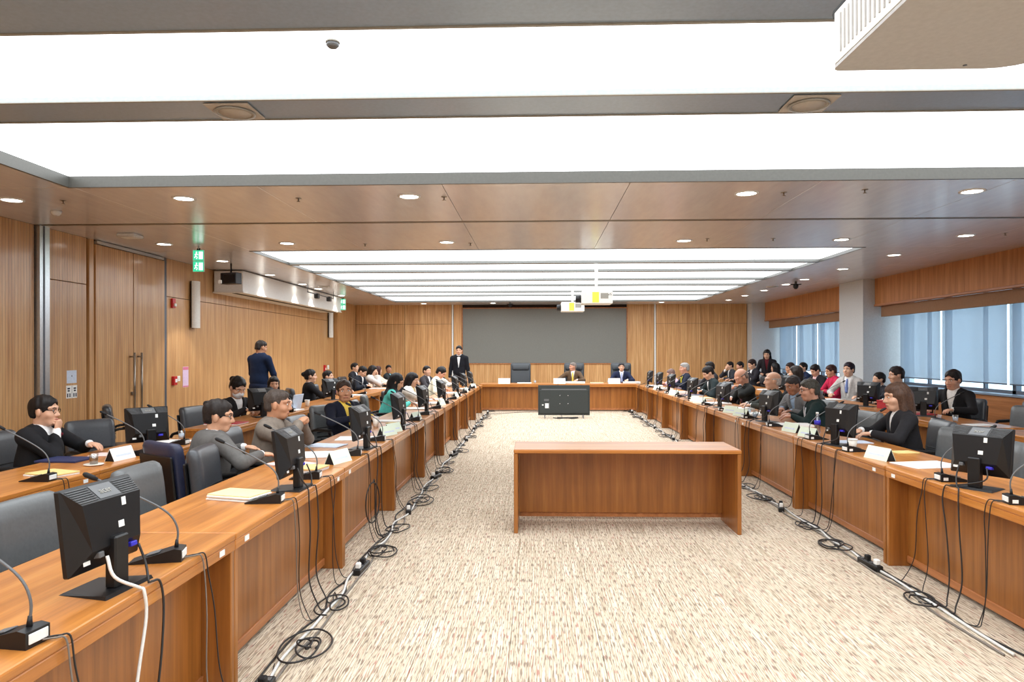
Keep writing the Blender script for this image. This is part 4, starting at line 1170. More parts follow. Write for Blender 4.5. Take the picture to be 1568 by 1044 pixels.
# left back row
seated('man in black suit and dark red tie with his fist at his chin', 'man in black suit and red tie', (-4.20, 5.93, 1.25), -86, 'black', fl=10, look=(4, 3, 0), hs=1.05, jacket=BLACK, tie=(84, 20, 32), detail=3, hair='short', glasses=True, arms=('table', 'chin'), skin_c=FAIR, fat=1.1, vw=0.07)
seated('woman in black suit with hair bun and white face mask', 'woman in face mask', (-4.15, 9.74, 1.27), -118, 'black', fl=8, look=(-10, 28, 0), hs=1.2, jacket=(34, 32, 34), hair='bun', mask=True, detail=2, arms=('write', 'write'), skin_c=FAIR, vw=0.07)
seated('woman with long dark hair seated below the standing man in navy', 'woman below the standing man', (-4.32, 11.55, 1.22), -140, 'black', fl=6, look=(-10, 10, 0), hs=0.95, jacket=BLACK, hair='long', detail=1, skin_c=FAIR)
person('man in navy suit standing with his back to the camera by the left wall', (-4.95, 12.62, 1.83), -22, stand=True, fl=4, look=(-18, 16, 0), hs=1.02, jacket=(20, 36, 66), trousers=(22, 34, 60), hair='crop', hair_c=(46, 40, 38), arms=('front', 'front'), detail=2, skin_c=TAN, fat=1.1)
seated('woman in black with white collar and tied-back hair in the left back row', 'woman with white collar', (-4.32, 13.45, 1.29), -60, 'black', fl=6, look=(-10, 0, 0), hs=1.05, jacket=BLACK, shirt=WHITE, hair='bun', detail=1, skin_c=FAIR, collar=WHITE)
seated('man in dark suit in profile beside the woman with white collar', 'man in profile beside the white collar', (-4.38, 14.8, 1.23), -92, 'black', fl=0, look=(0, -4, 0), jacket=(36, 36, 38), hair='short', detail=1, skin_c=FAIR)
seated('man in dark suit, tallest head of the far left trio', 'tallest man of the far left trio', (-5.0, 19.4, 1.32), -100, 'black', fl=6, jacket=(30, 32, 40), hair='full', detail=0, skin_c=FAIR)
seated('man in dark suit bowing his head over the desk in the far left trio', 'bowing man of the far left trio', (-4.22, 17.1, 1.265), -100, 'black', fl=20, look=(0, 34, 0), jacket=(26, 30, 40), hair='full', detail=1, skin_c=FAIR, arms=('write', 'table'))
seated('woman with dark hair in the far left trio leaning her head on her hand', 'woman of the far left trio', (-4.12, 17.75, 1.28), -85, 'black', fl=14, look=(0, 14, 0), jacket=(206, 200, 196), hair='bob', detail=0, skin_c=FAIR, arms=('table', 'face'))
seated('woman with reddish dark hair turned away, far end of the left back row', 'woman with reddish hair', (-4.42, 19.7, 1.23), -84, 'black', fl=4, look=(40, 0, 0), jacket=(220, 206, 190), hair='bob', hair_c=(64, 34, 30), detail=0, skin_c=FAIR)
seated('man in dark jacket and pale blue shirt, farthest in the left back row', 'man in pale blue shirt', (-4.34, 20.72, 1.24), -98, 'black', fl=4, look=(-55, 0, 0), jacket=(34, 40, 44), shirt=(150, 206, 214), hair='full', detail=0, skin_c=BROWN)
# server by the screen
person('waiter in black suit, white shirt and bow tie standing beside the screen', (-2.08, 19.0, 1.785), 178, stand=True, fl=2, look=(0, 6, 0), jacket=(18, 20, 28), bow=(16, 16, 18), hair='full', detail=1, skin_c=FAIR, arms=('side', 'side'), vw=0.05)
# head table
seated('man in brown jacket with yellow tie sitting at the head table', 'man in brown jacket', (1.04, 20.62, 1.315), 172, 'exec', fl=6, look=(-60, 2, 0), jacket=(96, 76, 58), tie=(232, 200, 90), hair='crop', hair_c=(120, 110, 104), detail=1, skin_c=RUDDY, arms=('table', 'wide'))
seated('man in navy suit and pale tie at the right end of the head table', 'man in navy suit', (2.44, 20.62, 1.30), 176, 'exec', fl=6, jacket=(32, 40, 66), tie=(170, 180, 220), hair='short', hair_c=(44, 42, 46), detail=1, skin_c=FAIR)
chair('exec', -0.48, 20.85, 180, 'empty high-backed black leather chair at the head table', 'padded leather office chairs')
# right front row
seated('woman in black suit with long brown hair at the right front desk', 'woman with long brown hair', (3.55, 7.15, 1.305), 84, 'black', fl=10, look=(4, 6, 0), hs=1.12, jacket=(34, 33, 36), hair='long', hair_c=(82, 60, 48), detail=3, arms=('table', 'table'), skin_c=FAIR, fat=1.08)
seated('man in dark green jacket with name badge leaning towards his neighbour', 'man in dark green jacket', (3.40, 9.00, 1.275), 76, 'grey', fl=18, look=(6, 8, 0), hs=1.12, jacket=(30, 46, 46), shirt=(36, 48, 48), hair='crop', hair_c=(70, 68, 62), glasses=True, detail=2, badge=True, lanyard=(220, 220, 224), arms=('table', 'table'), skin_c=RUDDY, fat=1.15)
seated('man in grey suit and blue shirt leaning forward with lowered head', 'man in grey suit and blue shirt', (3.50, 9.86, 1.285), 112, 'grey', fl=22, look=(0, 22, 0), hs=1.05, jacket=(118, 120, 122), shirt=(150, 176, 204), hair='crop', hair_c=(60, 56, 56), detail=2, arms=('table', 'write'), skin_c=BROWN)
seated('bald elderly man in dark grey suit facing left', 'bald elderly man', (3.55, 10.85, 1.315), 86, 'black', fl=4, look=(0, 0, 0), hs=1.12, jacket=(62, 66, 62), hair='fringe', hair_c=(190, 180, 172), detail=2, arms=('table', 'table'), skin_c=FAIR)
seated('balding man in black suit bowing over a paper in his hand', 'balding man in black suit', (3.42, 12.05, 1.32), 100, 'black', fl=18, look=(0, 36, 0), hs=1.12, jacket=(32, 33, 32), hair='fringe', hair_c=(126, 112, 104), detail=2, arms=('front', 'write'), skin_c=RUDDY, tie=(110, 70, 80))
seated('black-haired man in dark suit looking down, right front row', 'black-haired man looking down', (3.45, 14.45, 1.315), 96, 'black', fl=18, look=(0, 30, 0), hs=1.08, jacket=(40, 50, 52), hair='full', detail=1, arms=('write', 'table'), skin_c=FAIR)
seated('man whose dark hair shows just behind the black-haired man', 'man behind the black-haired man', (3.85, 16.0, 1.39), 100, 'black', fl=8, look=(0, 14, 0), jacket=(40, 40, 44), hair='full', detail=0, skin_c=FAIR)
seated('grey-haired man in navy suit wearing a yellow lanyard', 'grey-haired man with yellow lanyard', (3.60, 17.5, 1.35), 88, 'black', fl=8, look=(0, 4, 0), hs=1.1, jacket=(34, 38, 54), hair='crop', hair_c=(150, 146, 142), detail=1, lanyard=(236, 220, 70), skin_c=RUDDY)
seated('person in pink top half hidden by a monitor near the head table', 'person in pink top', (3.45, 18.45, 1.17), 95, 'black', fl=22, look=(0, 20, 0), jacket=None, shirt=(222, 190, 206), hair='short', hair_c=(120, 96, 90), detail=0, skin_c=FAIR, seat=0.50)
# right back row
seated('man in black blazer and white open shirt at the right back desk', 'man in black blazer', (5.85, 10.22, 1.355), 122, 'black', fl=8, look=(-6, 12, 0), hs=1.12, jacket=(32, 31, 33), shirt=(236, 234, 230), hair='short', hair_c=(34, 28, 28), detail=2, arms=('table', 'table'), skin_c=(212, 160, 132), vw=0.07, fat=1.15)
seated('man with thick dark hair in profile behind the woman with long brown hair', 'man with thick dark hair', (5.95, 12.0, 1.365), 88, 'black', fl=10, look=(0, 6, 0), hs=1.12, jacket=(34, 36, 44), hair='full', hair_c=(38, 28, 26), detail=2, skin_c=FAIR)
seated('person hidden behind the man with thick dark hair', 'person behind the thick dark hair', (6.02, 12.75, 1.25), 95, 'black', fl=10, jacket=(38, 38, 44), hair='short', detail=0, skin_c=FAIR)
seated('young man in pale grey suit and blue tie beside the white column', 'young man in pale grey suit', (5.90, 13.68, 1.41), 128, 'black', fl=4, look=(-4, 0, 0), hs=1.1, jacket=(190, 186, 182), tie=(120, 138, 190), hair='full', hair_c=(34, 22, 34), detail=2, skin_c=FAIR, vw=0.07, arms=('lap', 'table'))
seated('person in bright red jacket in the right back row', 'person in red jacket', (5.86, 14.4, 1.35), 92, 'black', fl=16, look=(0, 12, 0), jacket=(196, 44, 80), shirt=(196, 44, 80), hair='short', hair_c=(56, 32, 28), detail=1, arms=('write', 'table'), skin_c=TAN)
seated('man in black suit with red collar looking down beside the red jacket', 'man beside the red jacket', (5.82, 15.1, 1.34), 110, 'black', fl=14, look=(0, 28, 0), jacket=(34, 32, 36), shirt=(226, 190, 190), hair='full', detail=1, skin_c=FAIR, arms=('write', 'table'))
seated('man in navy suit farther back by the window', 'man in navy suit by the window', (6.6, 17.9, 1.345), 100, 'black', fl=6, jacket=(30, 42, 70), hair='full', detail=0, skin_c=FAIR)
seated('woman with shoulder-length dark hair and white blouse in the right back row', 'woman in white blouse', (5.88, 16.75, 1.36), 100, 'black', fl=6, look=(0, 6, 0), jacket=(32, 30, 34), hair='long', hair_c=(44, 30, 28), detail=1, skin_c=TAN)
seated('person with long dark hair turned away behind the grey suit', 'person with long hair turned away', (4.50, 12.55, 1.37), 60, 'black', fl=4, jacket=(34, 32, 34), hair='long', hair_c=(44, 36, 32), detail=0)
person('woman with long black hair in dark suit standing in the far right corner', (6.42, 20.1, 1.675), 150, stand=True, fl=8, look=(0, 14, 0), hs=1.08, jacket=(32, 28, 32), shirt=(96, 30, 38), hair='long', hair_c=(26, 22, 24), detail=1, skin_c=FAIR, arms=('front', 'front'))
seated('person with black hair seated with back to the standing woman', 'person before the standing woman', (6.15, 18.6, 1.33), 40, 'black', fl=6, jacket=(24, 24, 28), hair='long', hair_c=(20, 19, 22), detail=0)
seated('young man in dark suit reading, below the standing woman', 'young man reading', (5.86, 19.6, 1.405), 105, 'black', fl=8, look=(0, 18, 0), hs=1.1, jacket=(40, 38, 44), hair='full', hair_c=(40, 28, 26), detail=1, skin_c=FAIR, arms=('front', 'table'))
seated('man with dark hair, second from the rear wall on the right', 'man second from the rear wall', (5.86, 20.75, 1.33), 100, 'black', fl=10, look=(0, 12, 0), jacket=(44, 44, 52), hair='short', detail=0, skin_c=RUDDY)
seated('man with dark hair and hand at his mouth nearest the rear wall on the right', 'man nearest the rear wall', (5.80, 21.6, 1.32), 100, 'black', fl=10, look=(0, 8, 0), jacket=(54, 54, 60), hair='short', detail=0, skin_c=FAIR, arms=('table', 'face'))
# empty chairs
E_ = 'padded leather office chairs'
for (kind, x, y, d, lab) in (
        ('grey', -2.12, 3.18, -92, 'empty grey leather chair beside the nearest monitor on the left'), ('grey', -2.12, 4.16, -88, 'empty grey leather chair behind the nearest left monitor, second from the camera'),
        ('black', -2.14, 5.06, -82, 'empty black leather chair in front of the man in grey suit'), ('black', -2.30, 7.42, -96, 'empty black leather chair between the clasped-hands man and the yellow shirt'),
        ('grey', -2.30, 9.95, -80, 'empty grey leather chair behind the man in yellow shirt'), ('black', -4.25, 6.85, -118, 'empty black leather chair beside the man in black suit and red tie'),
        ('black', -4.30, 8.05, -112, 'empty black leather chair behind the second left monitor'), ('black', -4.05, 8.72, -100, 'empty black leather chair just before the woman in face mask'), ('black', -5.3, 9.1, -60, 'empty black leather chair against the left wall near the door'),
        ('grey', 3.42, 6.30, 96, 'empty grey leather chair next to the woman with long brown hair'), ('grey', 3.30, 5.50, 90, 'empty grey leather chair behind the nearest right monitor'), ('grey', 3.30, 4.36, 88, 'empty grey leather chair cut by the right edge of the picture'),
        ('grey', 3.48, 8.12, 100, 'empty grey leather chair between the green jacket and the brown-haired woman'), ('black', 6.55, 9.75, 110, 'empty black leather chair behind the man in black blazer'),
        ('grey', 5.78, 8.85, 105, 'empty grey leather chair next to the man in black blazer'), ('grey', 5.72, 7.95, 100, 'empty grey leather chair at the nearest right back desk'), ('black', 6.4, 8.35, 120, 'empty black leather chair by the sill near the black blazer')):
    chair(kind, x, y, d, lab, E_)
# ------------------------------------------------------------------ things on the desks
side_n = {'LF': 'left front', 'RF': 'right front', 'LB': 'left back', 'RB': 'right back'}
def dn(row, i): return '%s %s desk' % (ORD[i], side_n[row])
LFM = [(-1.585, 2.58, 84), (-1.56, 4.50, 89), (-1.57, 6.38, 84), (-1.62, 8.4, 84), (-1.62, 10.2, 82), (-1.64, 12.3, 84), (-1.64, 14.4, 86), (-1.66, 16.3, 86), (-1.66, 17.9, 86)]
for i, (x, y, a) in enumerate(LFM): monitor(x, y, a, 'black square monitor seen from behind on the %s from the camera' % dn('LF', i+1))
RFM = [(2.80, 4.62, -60), (2.80, 6.72, -72), (2.86, 8.95, -76), (2.88, 11.2, -78), (2.88, 13.4, -80), (2.9, 15.6, -82), (2.9, 17.1, -84), (2.9, 18.5, -86)]
for i, (x, y, a) in enumerate(RFM): monitor(x, y, a, 'black square monitor seen from behind on the %s from the camera' % dn('RF', i+1))
for i, (x, y, a) in enumerate(((-3.40, 6.13, 52), (-3.70, 9.48, 48), (-3.75, 12.9, 60))): monitor(x, y, a, ('black monitor before the double door in the left back row', 'black monitor in front of the woman in face mask', 'black monitor in front of the woman with white collar')[i])
for i, (x, y, a) in enumerate(((5.22, 11.45, -52), (5.20, 9.78, -22), (5.15, 14.9, -30))): monitor(x, y, a, ('black monitor beside the red box in the right back row', 'black monitor in front of the man in black blazer', 'black monitor beside the man with the red collar')[i])

def cable_path(edge, out, y0, y1, drift, z0=TOP+0.012, inset=0.09, sway=0.03, run=0.25):
    return smooth_path([(edge-out*inset, y0, z0), (edge-out*inset*0.3, y0+(y1-y0)*0.4, TOP+0.008), (edge+out*0.010, y0+(y1-y0)*0.8, TOP-0.004), (edge+out*0.016, y1, TOP-0.10), (edge+out*(0.012+sway*0.3), y1+drift*0.4, 0.48),
                        (edge+out*0.02, y1+drift*0.8, 0.2), (edge+out*(0.03+sway), y1+drift, 0.05), (edge+out*(0.07+sway), y1+drift*1.3, 0.009), (edge+out*(0.11+sway), y1+drift*1.3+run*0.5, 0.008), (edge+out*0.09, y1+drift*1.3+run, 0.008)], 5)
rr = random.Random(3)
MIC = {'LF': [2.08, 2.93, 4.08, 4.86, 5.95, 6.95, 7.95, 9.0, 9.85, 10.95, 12.0, 13.1, 14.0, 15.1, 16.0, 17.1], 'RF': [4.16, 4.88, 6.30, 7.16, 8.4, 9.4, 10.6, 11.7, 12.8, 13.9, 15.0, 16.2, 17.6]}
for row, edge, out, rz in (('LF', LFX, 1, 90), ('RF', RFX, -1, -90)):
    nn = len(MIC[row])
    for k, y in enumerate(MIC[row]):
        a = rz+rr.uniform(-14, 14)
        mic(edge-out*(0.10+rr.uniform(0, 0.02)), y, a, 'black gooseneck microphone, %s from the camera in the %s row' % (ORD[k+1], side_n[row]))
        i = int((y-(1.44 if row == 'LF' else 3.57))/LDESK)+1
        n = 2 if y < 13 else 1
        for q in range(n):
            mt = ('cable_grey', 'cable_black')[q] if k < 3 and row == 'LF' else 'cable_black'
            c = MB().tube(cable_path(edge, out, y+0.02*q, y+0.06+0.05*q+rr.uniform(-.03, .05), rr.uniform(-0.12, 0.16), inset=0.03, sway=rr.uniform(0, 0.05), run=rr.uniform(0.2, 0.5)), 0.0032, 5).build('microphone_cable', mt)
            tag(c, '%s thin %s microphone cable hanging down the %s' % (nth(('m', row, i)), ('grey' if mt == 'cable_grey' else 'black'), dn(row, min(i, 9))), 'cable', 'microphone cables of the %s' % dn(row, min(i, 9)))
    for k, (x, y, a) in enumerate(LFM if row == 'LF' else RFM):
        i = k+1
        for q in range(2):
            mt = 'cable_white' if (k == 0 and q == 0 and row == 'LF') else 'cable_black'
            aa = math.radians(a); s_ = (-0.085, 0.085)[q]
            st = (x+math.cos(aa)*s_+math.sin(aa)*0.06, y+math.sin(aa)*s_-math.cos(aa)*0.06, TOP+0.145)
            P_ = cable_path(edge, out, y+0.06*(q-.5), y+0.16*(q-.3)+rr.uniform(-.03, .05), rr.uniform(-0.16, 0.16), inset=0.0, sway=rr.uniform(0, 0.06), run=rr.uniform(0.3, 0.6))
            full = smooth_path([st, (st[0]+math.sin(aa)*0.03, st[1]-math.cos(aa)*0.03, TOP+0.07), P_[0]], 5)+P_[3:]
            c = MB().tube(full, 0.0046 if mt != 'cable_white' else 0.006, 6).build('monitor_cable', mt)
            tag(c, '%s %s monitor cable drooping over the front edge of the %s' % (nth(('n', row, i)), ('white' if mt == 'cable_white' else 'thick black'), dn(row, i)), 'cable', 'monitor cables of the %s' % dn(row, i))
for k, (x, y, a) in enumerate(((-3.36, 4.72, 90), (-3.38, 5.92, 96), (-3.38, 6.62, 90), (-3.62, 10.3, 90), (-3.62, 13.6, 90), (-3.62, 14.7, 90), (4.98, 9.0, -90), (4.98, 12.4, -90), (5.0, 14.2, -90))):
    mic(x, y, a, 'black gooseneck microphone, %s from the camera in the %s row' % (ORD[k+1] if k < 6 else ORD[k-5], 'left back' if k < 6 else 'right back'))
    edge, out = (LBX if y < 8 else LBX2, 1) if x < 0 else (RBX, -1)
    if k < 3:
        for q in range(2):
            c = MB().tube(cable_path(edge, out, y+0.02*q, y+0.05+0.05*q, rr.uniform(-0.1, 0.1), inset=0.03, run=0.3), 0.0032, 5).build('microphone_cable', 'cable_black')
            tag(c, '%s thin black microphone cable on the front of the %s' % (nth(('lb', k > 0)), dn('LB', 1 if k == 0 else 2)), 'cable', 'microphone cables of the left back row')
# tent cards
for k, y in enumerate((5.58, 7.42, 7.72, 9.15, 11.6, 13.7, 15.6, 17.4)): card('green', LFX-0.12, y, 74+rr.uniform(-10, 10), 'pale green tent name card, %s from the camera on the left front desks' % ORD[k+1])
for k, y in enumerate((5.86, 7.36, 7.84, 9.75, 10.25, 12.2, 12.55, 14.5, 16.5)): card('green', RFX+0.12, y, -70+rr.uniform(-10, 10), 'pale green tent name card, %s from the camera on the right front desks' % ORD[k+1])
card('white', -3.40, 5.70, 84, 'white tent name card in front of the man in black suit and red tie')
for k, y in enumerate((12.7, 13.2, 13.9)): card('white', RBX+0.12, y, -95, 'white tent name card before the pale grey suit, %s from the camera' % ORD[k+1])
for k, x in enumerate((-0.90, 0.62, 2.12)):
    c = card('white', x, 19.62, 0, 'large white tent card on the head table, %s from the left' % ORD[k+1]); c.scale = (1.25, 1.25, 1.5)

# papers, books, folders
def sheet(x, y, z, w, h, deg, mat, name, label, cat='paper', th=0.002, group=None, curl=0.0):
    t = thing(name, label, cat, (x, y, z), math.radians(deg), group)
    nl = max(1, min(4, int(th/0.008)))
    for k in range(nl):
        o = MB().box((0.004*math.sin(k*2.3), 0.004*math.cos(k*1.7), th*(k+.5)/nl), (w-0.006*(k % 2), h-0.004*(k % 2), th/nl*0.98), min(0.002, th/nl*0.3)).build('leaf_block' if nl > 1 else 'leaf', mat if k == nl-1 else 'paper', t)
    return t
sheet(-1.78, 4.20, TOP, 0.21, 0.30, 75, 'book_yellow', 'printed_book', 'thick pale yellow book on the second left desk from the camera', 'book', 0.035)
sheet(-1.72, 5.20, TOP, 0.22, 0.30, 80, 'paper_yellow', 'document_folder', 'yellow document folder with papers beside the third left microphone', 'folder', 0.03)
sheet(-1.90, 5.45, TOP, 0.24, 0.32, 60, 'paper_pink', 'paper_stack', 'pinkish paper stack near the left elbow of the clasped-hands man', 'paper', 0.012)
sheet(-1.84, 5.95, TOP, 0.30, 0.42, 100, 'paper', 'paper_stack', 'white papers before the man with clasped hands', 'paper', 0.016)
sheet(-1.95, 6.55, TOP, 0.24, 0.32, 80, 'paper_blue', 'paper_stack', 'pale blue papers beyond the third left monitor', 'paper', 0.01)
sheet(-1.80, 7.10, TOP, 0.30, 0.40, 95, 'paper', 'paper_stack', 'white papers in front of the empty left chair', 'paper', 0.01)
sheet(-1.85, 8.9, TOP, 0.24, 0.32, 85, 'paper', 'paper_stack', 'white papers before the man in yellow shirt', 'paper', 0.012)
sheet(-1.72, 8.65, TOP, 0.16, 0.2, 70, 'paper_yellow', 'document_folder', 'small yellow booklet near the fourth left monitor', 'booklet', 0.01)
sheet(-1.85, 10.8, TOP, 0.26, 0.36, 85, 'paper', 'paper_stack', 'white papers before the woman in teal blouse', 'paper', 0.02)
sheet(-1.85, 11.8, TOP, 0.28, 0.38, 100, 'paper', 'paper_stack', 'thick white papers before the woman with a hand to her face', 'paper', 0.03)
sheet(-1.82, 13.0, TOP, 0.26, 0.36, 85, 'paper', 'paper_stack', 'white papers on the sixth left front desk', 'paper', 0.015)
sheet(-1.82, 15.0, TOP, 0.30, 0.40, 95, 'paper', 'paper_stack', 'white papers under the hands of the man in cream shirt', 'paper', 0.02)
sheet(-1.80, 16.8, TOP, 0.26, 0.36, 85, 'paper', 'paper_stack', 'white papers on the eighth left front desk', 'paper', 0.015)
sheet(-3.62, 5.95, TOP, 0.21, 0.30, 95, 'paper_pink', 'paper_stack', 'loose papers behind the white tent card', 'paper', 0.006)
sheet(-3.80, 5.62, TOP, 0.26, 0.34, 88, 'blue_folder', 'document_folder', 'dark blue folder under the hand of the man in black suit', 'folder', 0.015)
sheet(-3.45, 4.95, TOP, 0.22, 0.28, 70, 'paper_yellow', 'document_folder', 'yellow booklet beside the nearest left back microphone', 'booklet', 0.022)
sheet(-3.55, 6.80, TOP, 0.24, 0.34, 80, 'paper', 'paper_stack', 'white papers beyond the left back monitor by the door', 'paper', 0.012)
sheet(-3.78, 8.55, TOP, 0.30, 0.42, 85, 'red_folder', 'document_folder', 'dark red folder in front of the woman in face mask', 'folder', 0.02)
sheet(-3.76, 10.6, TOP, 0.30, 0.42, 85, 'paper', 'paper_stack', 'white papers beside the open laptop', 'paper', 0.012)
sheet(-3.76, 14.3, TOP, 0.30, 0.42, 85, 'paper', 'paper_stack', 'white papers before the man in profile, left back row', 'paper', 0.012)
sheet(-3.76, 16.9, TOP, 0.30, 0.42, 85, 'paper', 'paper_stack', 'white papers before the far left trio', 'paper', 0.012)
sheet(2.98, 5.55, TOP, 0.30, 0.42, -78, 'paper', 'paper_stack', 'white printed papers behind the nearest green tent card on the right', 'paper', 0.008)
sheet(3.06, 5.50, TOP+0.008, 0.10, 0.14, -70, 'paper_blue', 'paper_note', 'pale blue chart lying on the white papers, right front', 'paper', 0.001)
sheet(3.14, 6.22, TOP, 0.14, 0.20, -80, 'paper_yellow', 'document_folder', 'yellow folder beside the hands of the brown-haired woman', 'folder', 0.012)
sheet(3.02, 6.95, TOP, 0.22, 0.32, -90, 'paper_blue', 'paper_stack', 'pale blue papers under the hands of the brown-haired woman', 'paper', 0.006)
sheet(3.02, 4.02, TOP, 0.26, 0.36, -95, 'paper_yellow', 'document_folder', 'yellow folder at the right edge of the picture', 'folder', 0.014)
sheet(2.90, 4.22, TOP, 0.04, 0.20, -60, 'vga_blue', 'marker_pen', 'blue marker beside the nearest right microphone', 'pen', 0.012)
sheet(3.02, 8.5, TOP, 0.30, 0.40, -95, 'paper', 'paper_stack', 'white papers before the man in dark green jacket', 'paper', 0.02)
sheet(2.92, 8.05, TOP, 0.22, 0.30, -80, 'paper', 'paper_stack', 'white papers between two green tent cards on the right', 'paper', 0.012)
sheet(3.02, 9.9, TOP, 0.30, 0.40, -85, 'paper', 'paper_stack', 'white papers before the grey suit and blue shirt', 'paper', 0.03)
sheet(3.02, 10.8, TOP, 0.30, 0.40, -85, 'paper', 'paper_stack', 'white papers before the bald elderly man', 'paper', 0.03)
sheet(2.98, 11.9, TOP, 0.30, 0.40, -85, 'paper', 'paper_stack', 'white papers before the balding man in black suit', 'paper', 0.03)
sheet(2.95, 12.9, TOP, 0.28, 0.36, -85, 'book_yellow', 'document_folder', 'cream folders on the fifth right front desk', 'folder', 0.05)
sheet(3.05, 14.1, TOP, 0.26, 0.36, -85, 'blue_folder', 'document_folder', 'blue folder before the black-haired man looking down', 'folder', 0.03)
sheet(2.95, 15.0, TOP, 0.28, 0.36, -85, 'paper', 'paper_stack', 'white papers on the sixth right front desk', 'paper', 0.04)
sheet(2.95, 16.6, TOP, 0.28, 0.36, -85, 'paper', 'paper_stack', 'white papers before the grey-haired man', 'paper', 0.04)
sheet(2.95, 17.9, TOP, 0.28, 0.36, -85, 'paper', 'paper_stack', 'white papers at the far end of the right front row', 'paper', 0.04)
sheet(5.22, 8.6, TOP, 0.21, 0.30, -80, 'paper', 'paper_stack', 'white papers on the right back desk before the black blazer', 'paper', 0.006)
sheet(5.30, 7.4, TOP, 0.21, 0.30, -80, 'paper', 'paper_stack', 'white papers on the nearest right back desk', 'paper', 0.006)
sheet(5.30, 10.0, TOP, 0.25, 0.30, -60, 'red_folder', 'document_folder', 'dark red folder under the arms of the man in black blazer', 'folder', 0.015)
sheet(5.25, 14.0, TOP, 0.30, 0.40, -85, 'paper', 'paper_stack', 'white papers before the young man in pale grey suit', 'paper', 0.02)
sheet(5.25, 13.0, TOP, 0.30, 0.40, -85, 'paper', 'paper_stack', 'white papers behind the white tent cards', 'paper', 0.02)
sheet(5.25, 16.4, TOP, 0.30, 0.40, -85, 'paper', 'paper_stack', 'white papers before the woman in white blouse', 'paper', 0.02)
sheet(-0.35, 19.85, TOP, 0.40, 0.28, 0, 'paper', 'paper_stack', 'white papers before the empty head chair', 'paper', 0.02)
sheet(1.02, 19.80, TOP, 0.62, 0.26, 0, 'paper', 'paper_stack', 'white papers before the man in brown jacket', 'paper', 0.05)
sheet(1.66, 19.75, TOP, 0.35, 0.22, 4, 'book_yellow', 'document_folder', 'cream folder right of the man in brown jacket', 'folder', 0.03)
sheet(2.62, 19.80, TOP, 0.45, 0.28, 0, 'paper', 'paper_stack', 'white papers at the right end of the head table', 'paper', 0.05)
# red box
t = thing('storage_box', 'bright red box behind the right back monitor', 'box', (5.36, 11.05, TOP), math.radians(-70))
MB().box((0, 0, 0.055), (0.26, 0.2, 0.11), 0.006).build('box_body', 'red_folder', t); MB().box((0, 0, 0.118), (0.27, 0.21, 0.016), 0.004).build('lid', 'red_folder', t)
# open laptop
t = thing('laptop_computer', 'open laptop with pale blue lid in the left back row', 'laptop', (-3.68, 10.75, TOP), math.radians(84))
MB().box((0, 0.12, 0.009), (0.34, 0.24, 0.018), 0.004).build('keyboard_base', 'grey_plastic', t)
MB().box((0, 0.0, 0.12), (0.34, 0.012, 0.23), 0.004, Matrix.Rotation(math.radians(12), 4, 'X')).build('lid', 'paper_blue', t)
# drinks
def glass(x, y, label, tea=False):
    t = thing('drinking_glass', label, 'glass', (x, y, TOP), 0, 'glasses and cups')
    if tea:
        MB().lathe([(0.0, 0.0), (0.05, 0.0), (0.072, 0.010), (0.07, 0.013), (0.0, 0.006)], n=18).build('saucer', 'cup_ceramic', t)
    MB().lathe([(0.0, 0.006), (0.028, 0.006), (0.034, 0.09), (0.032, 0.09), (0.026, 0.014), (0.0, 0.014)], n=16).build('tumbler', 'clear_glass', t)
    MB().lathe([(0.0, 0.015), (0.026, 0.015), (0.0305, 0.06), (0.0, 0.06)], n=16).build('drink', 'tea' if tea else 'paper_blue', t)
def bottle(x, y, label):
    t = thing('water_bottle', label, 'bottle', (x, y, TOP), 0, 'water bottles')
    MB().lathe([(0.0, 0.0), (0.031, 0.0), (0.032, 0.02), (0.029, 0.05), (0.032, 0.08), (0.032, 0.14), (0.014, 0.185), (0.013, 0.20), (0.0, 0.20)], n=16).build('bottle_body', 'bottle_plastic', t)
    MB().lathe([(0.0, 0.20), (0.015, 0.20), (0.015, 0.218), (0.0, 0.218)], n=14).build('cap', 'sticker', t)
    MB().lathe([(0.0325, 0.085), (0.0328, 0.085), (0.0328, 0.13), (0.0325, 0.13)], n=16).build('wrapper', 'vga_blue', t)
def cup(x, y, label, h=0.10):
    t = thing('paper_cup', label, 'cup', (x, y, TOP), 0, 'glasses and cups')
    MB().lathe([(0.0, 0.0), (0.028, 0.0), (0.040, h), (0.036, h), (0.026, 0.006), (0.0, 0.006)], n=16).build('cup_wall', 'cup_ceramic', t)
    MB().lathe([(0.036, h-0.004), (0.043, h-0.002), (0.043, h+0.006), (0.036, h+0.006)], n=16).build('rim', 'sticker', t)
glass(-3.42, 5.38, 'glass of tea on a white saucer before the man in black suit', True)
glass(-3.55, 7.0, 'clear glass of water near the left back monitor by the door')
cup(-1.88, 8.25, 'white cup on the left beside the man in yellow shirt', 0.11)
cup(-3.70, 11.35, 'white cup left of the monitor with the white-collar woman', 0.10)
bottle(3.02, 7.78, 'clear water bottle with blue wrapper behind the right tent cards')
glass(2.86, 9.45, 'clear glass before the bald elderly man')
glass(2.95, 10.02, 'tall clear glass beside the third right monitor')
glass(5.15, 8.95, 'clear glass on the desk before the man in black blazer')
cup(2.80, 6.42, 'white sticker-wrapped cup beside the second right monitor', 0.09)
for k, (x, y) in enumerate(((-0.05, 19.8), (0.55, 19.95), (2.0, 19.95))): glass(x, y, 'small glass on the head table, %s from the left' % ORD[k+1])

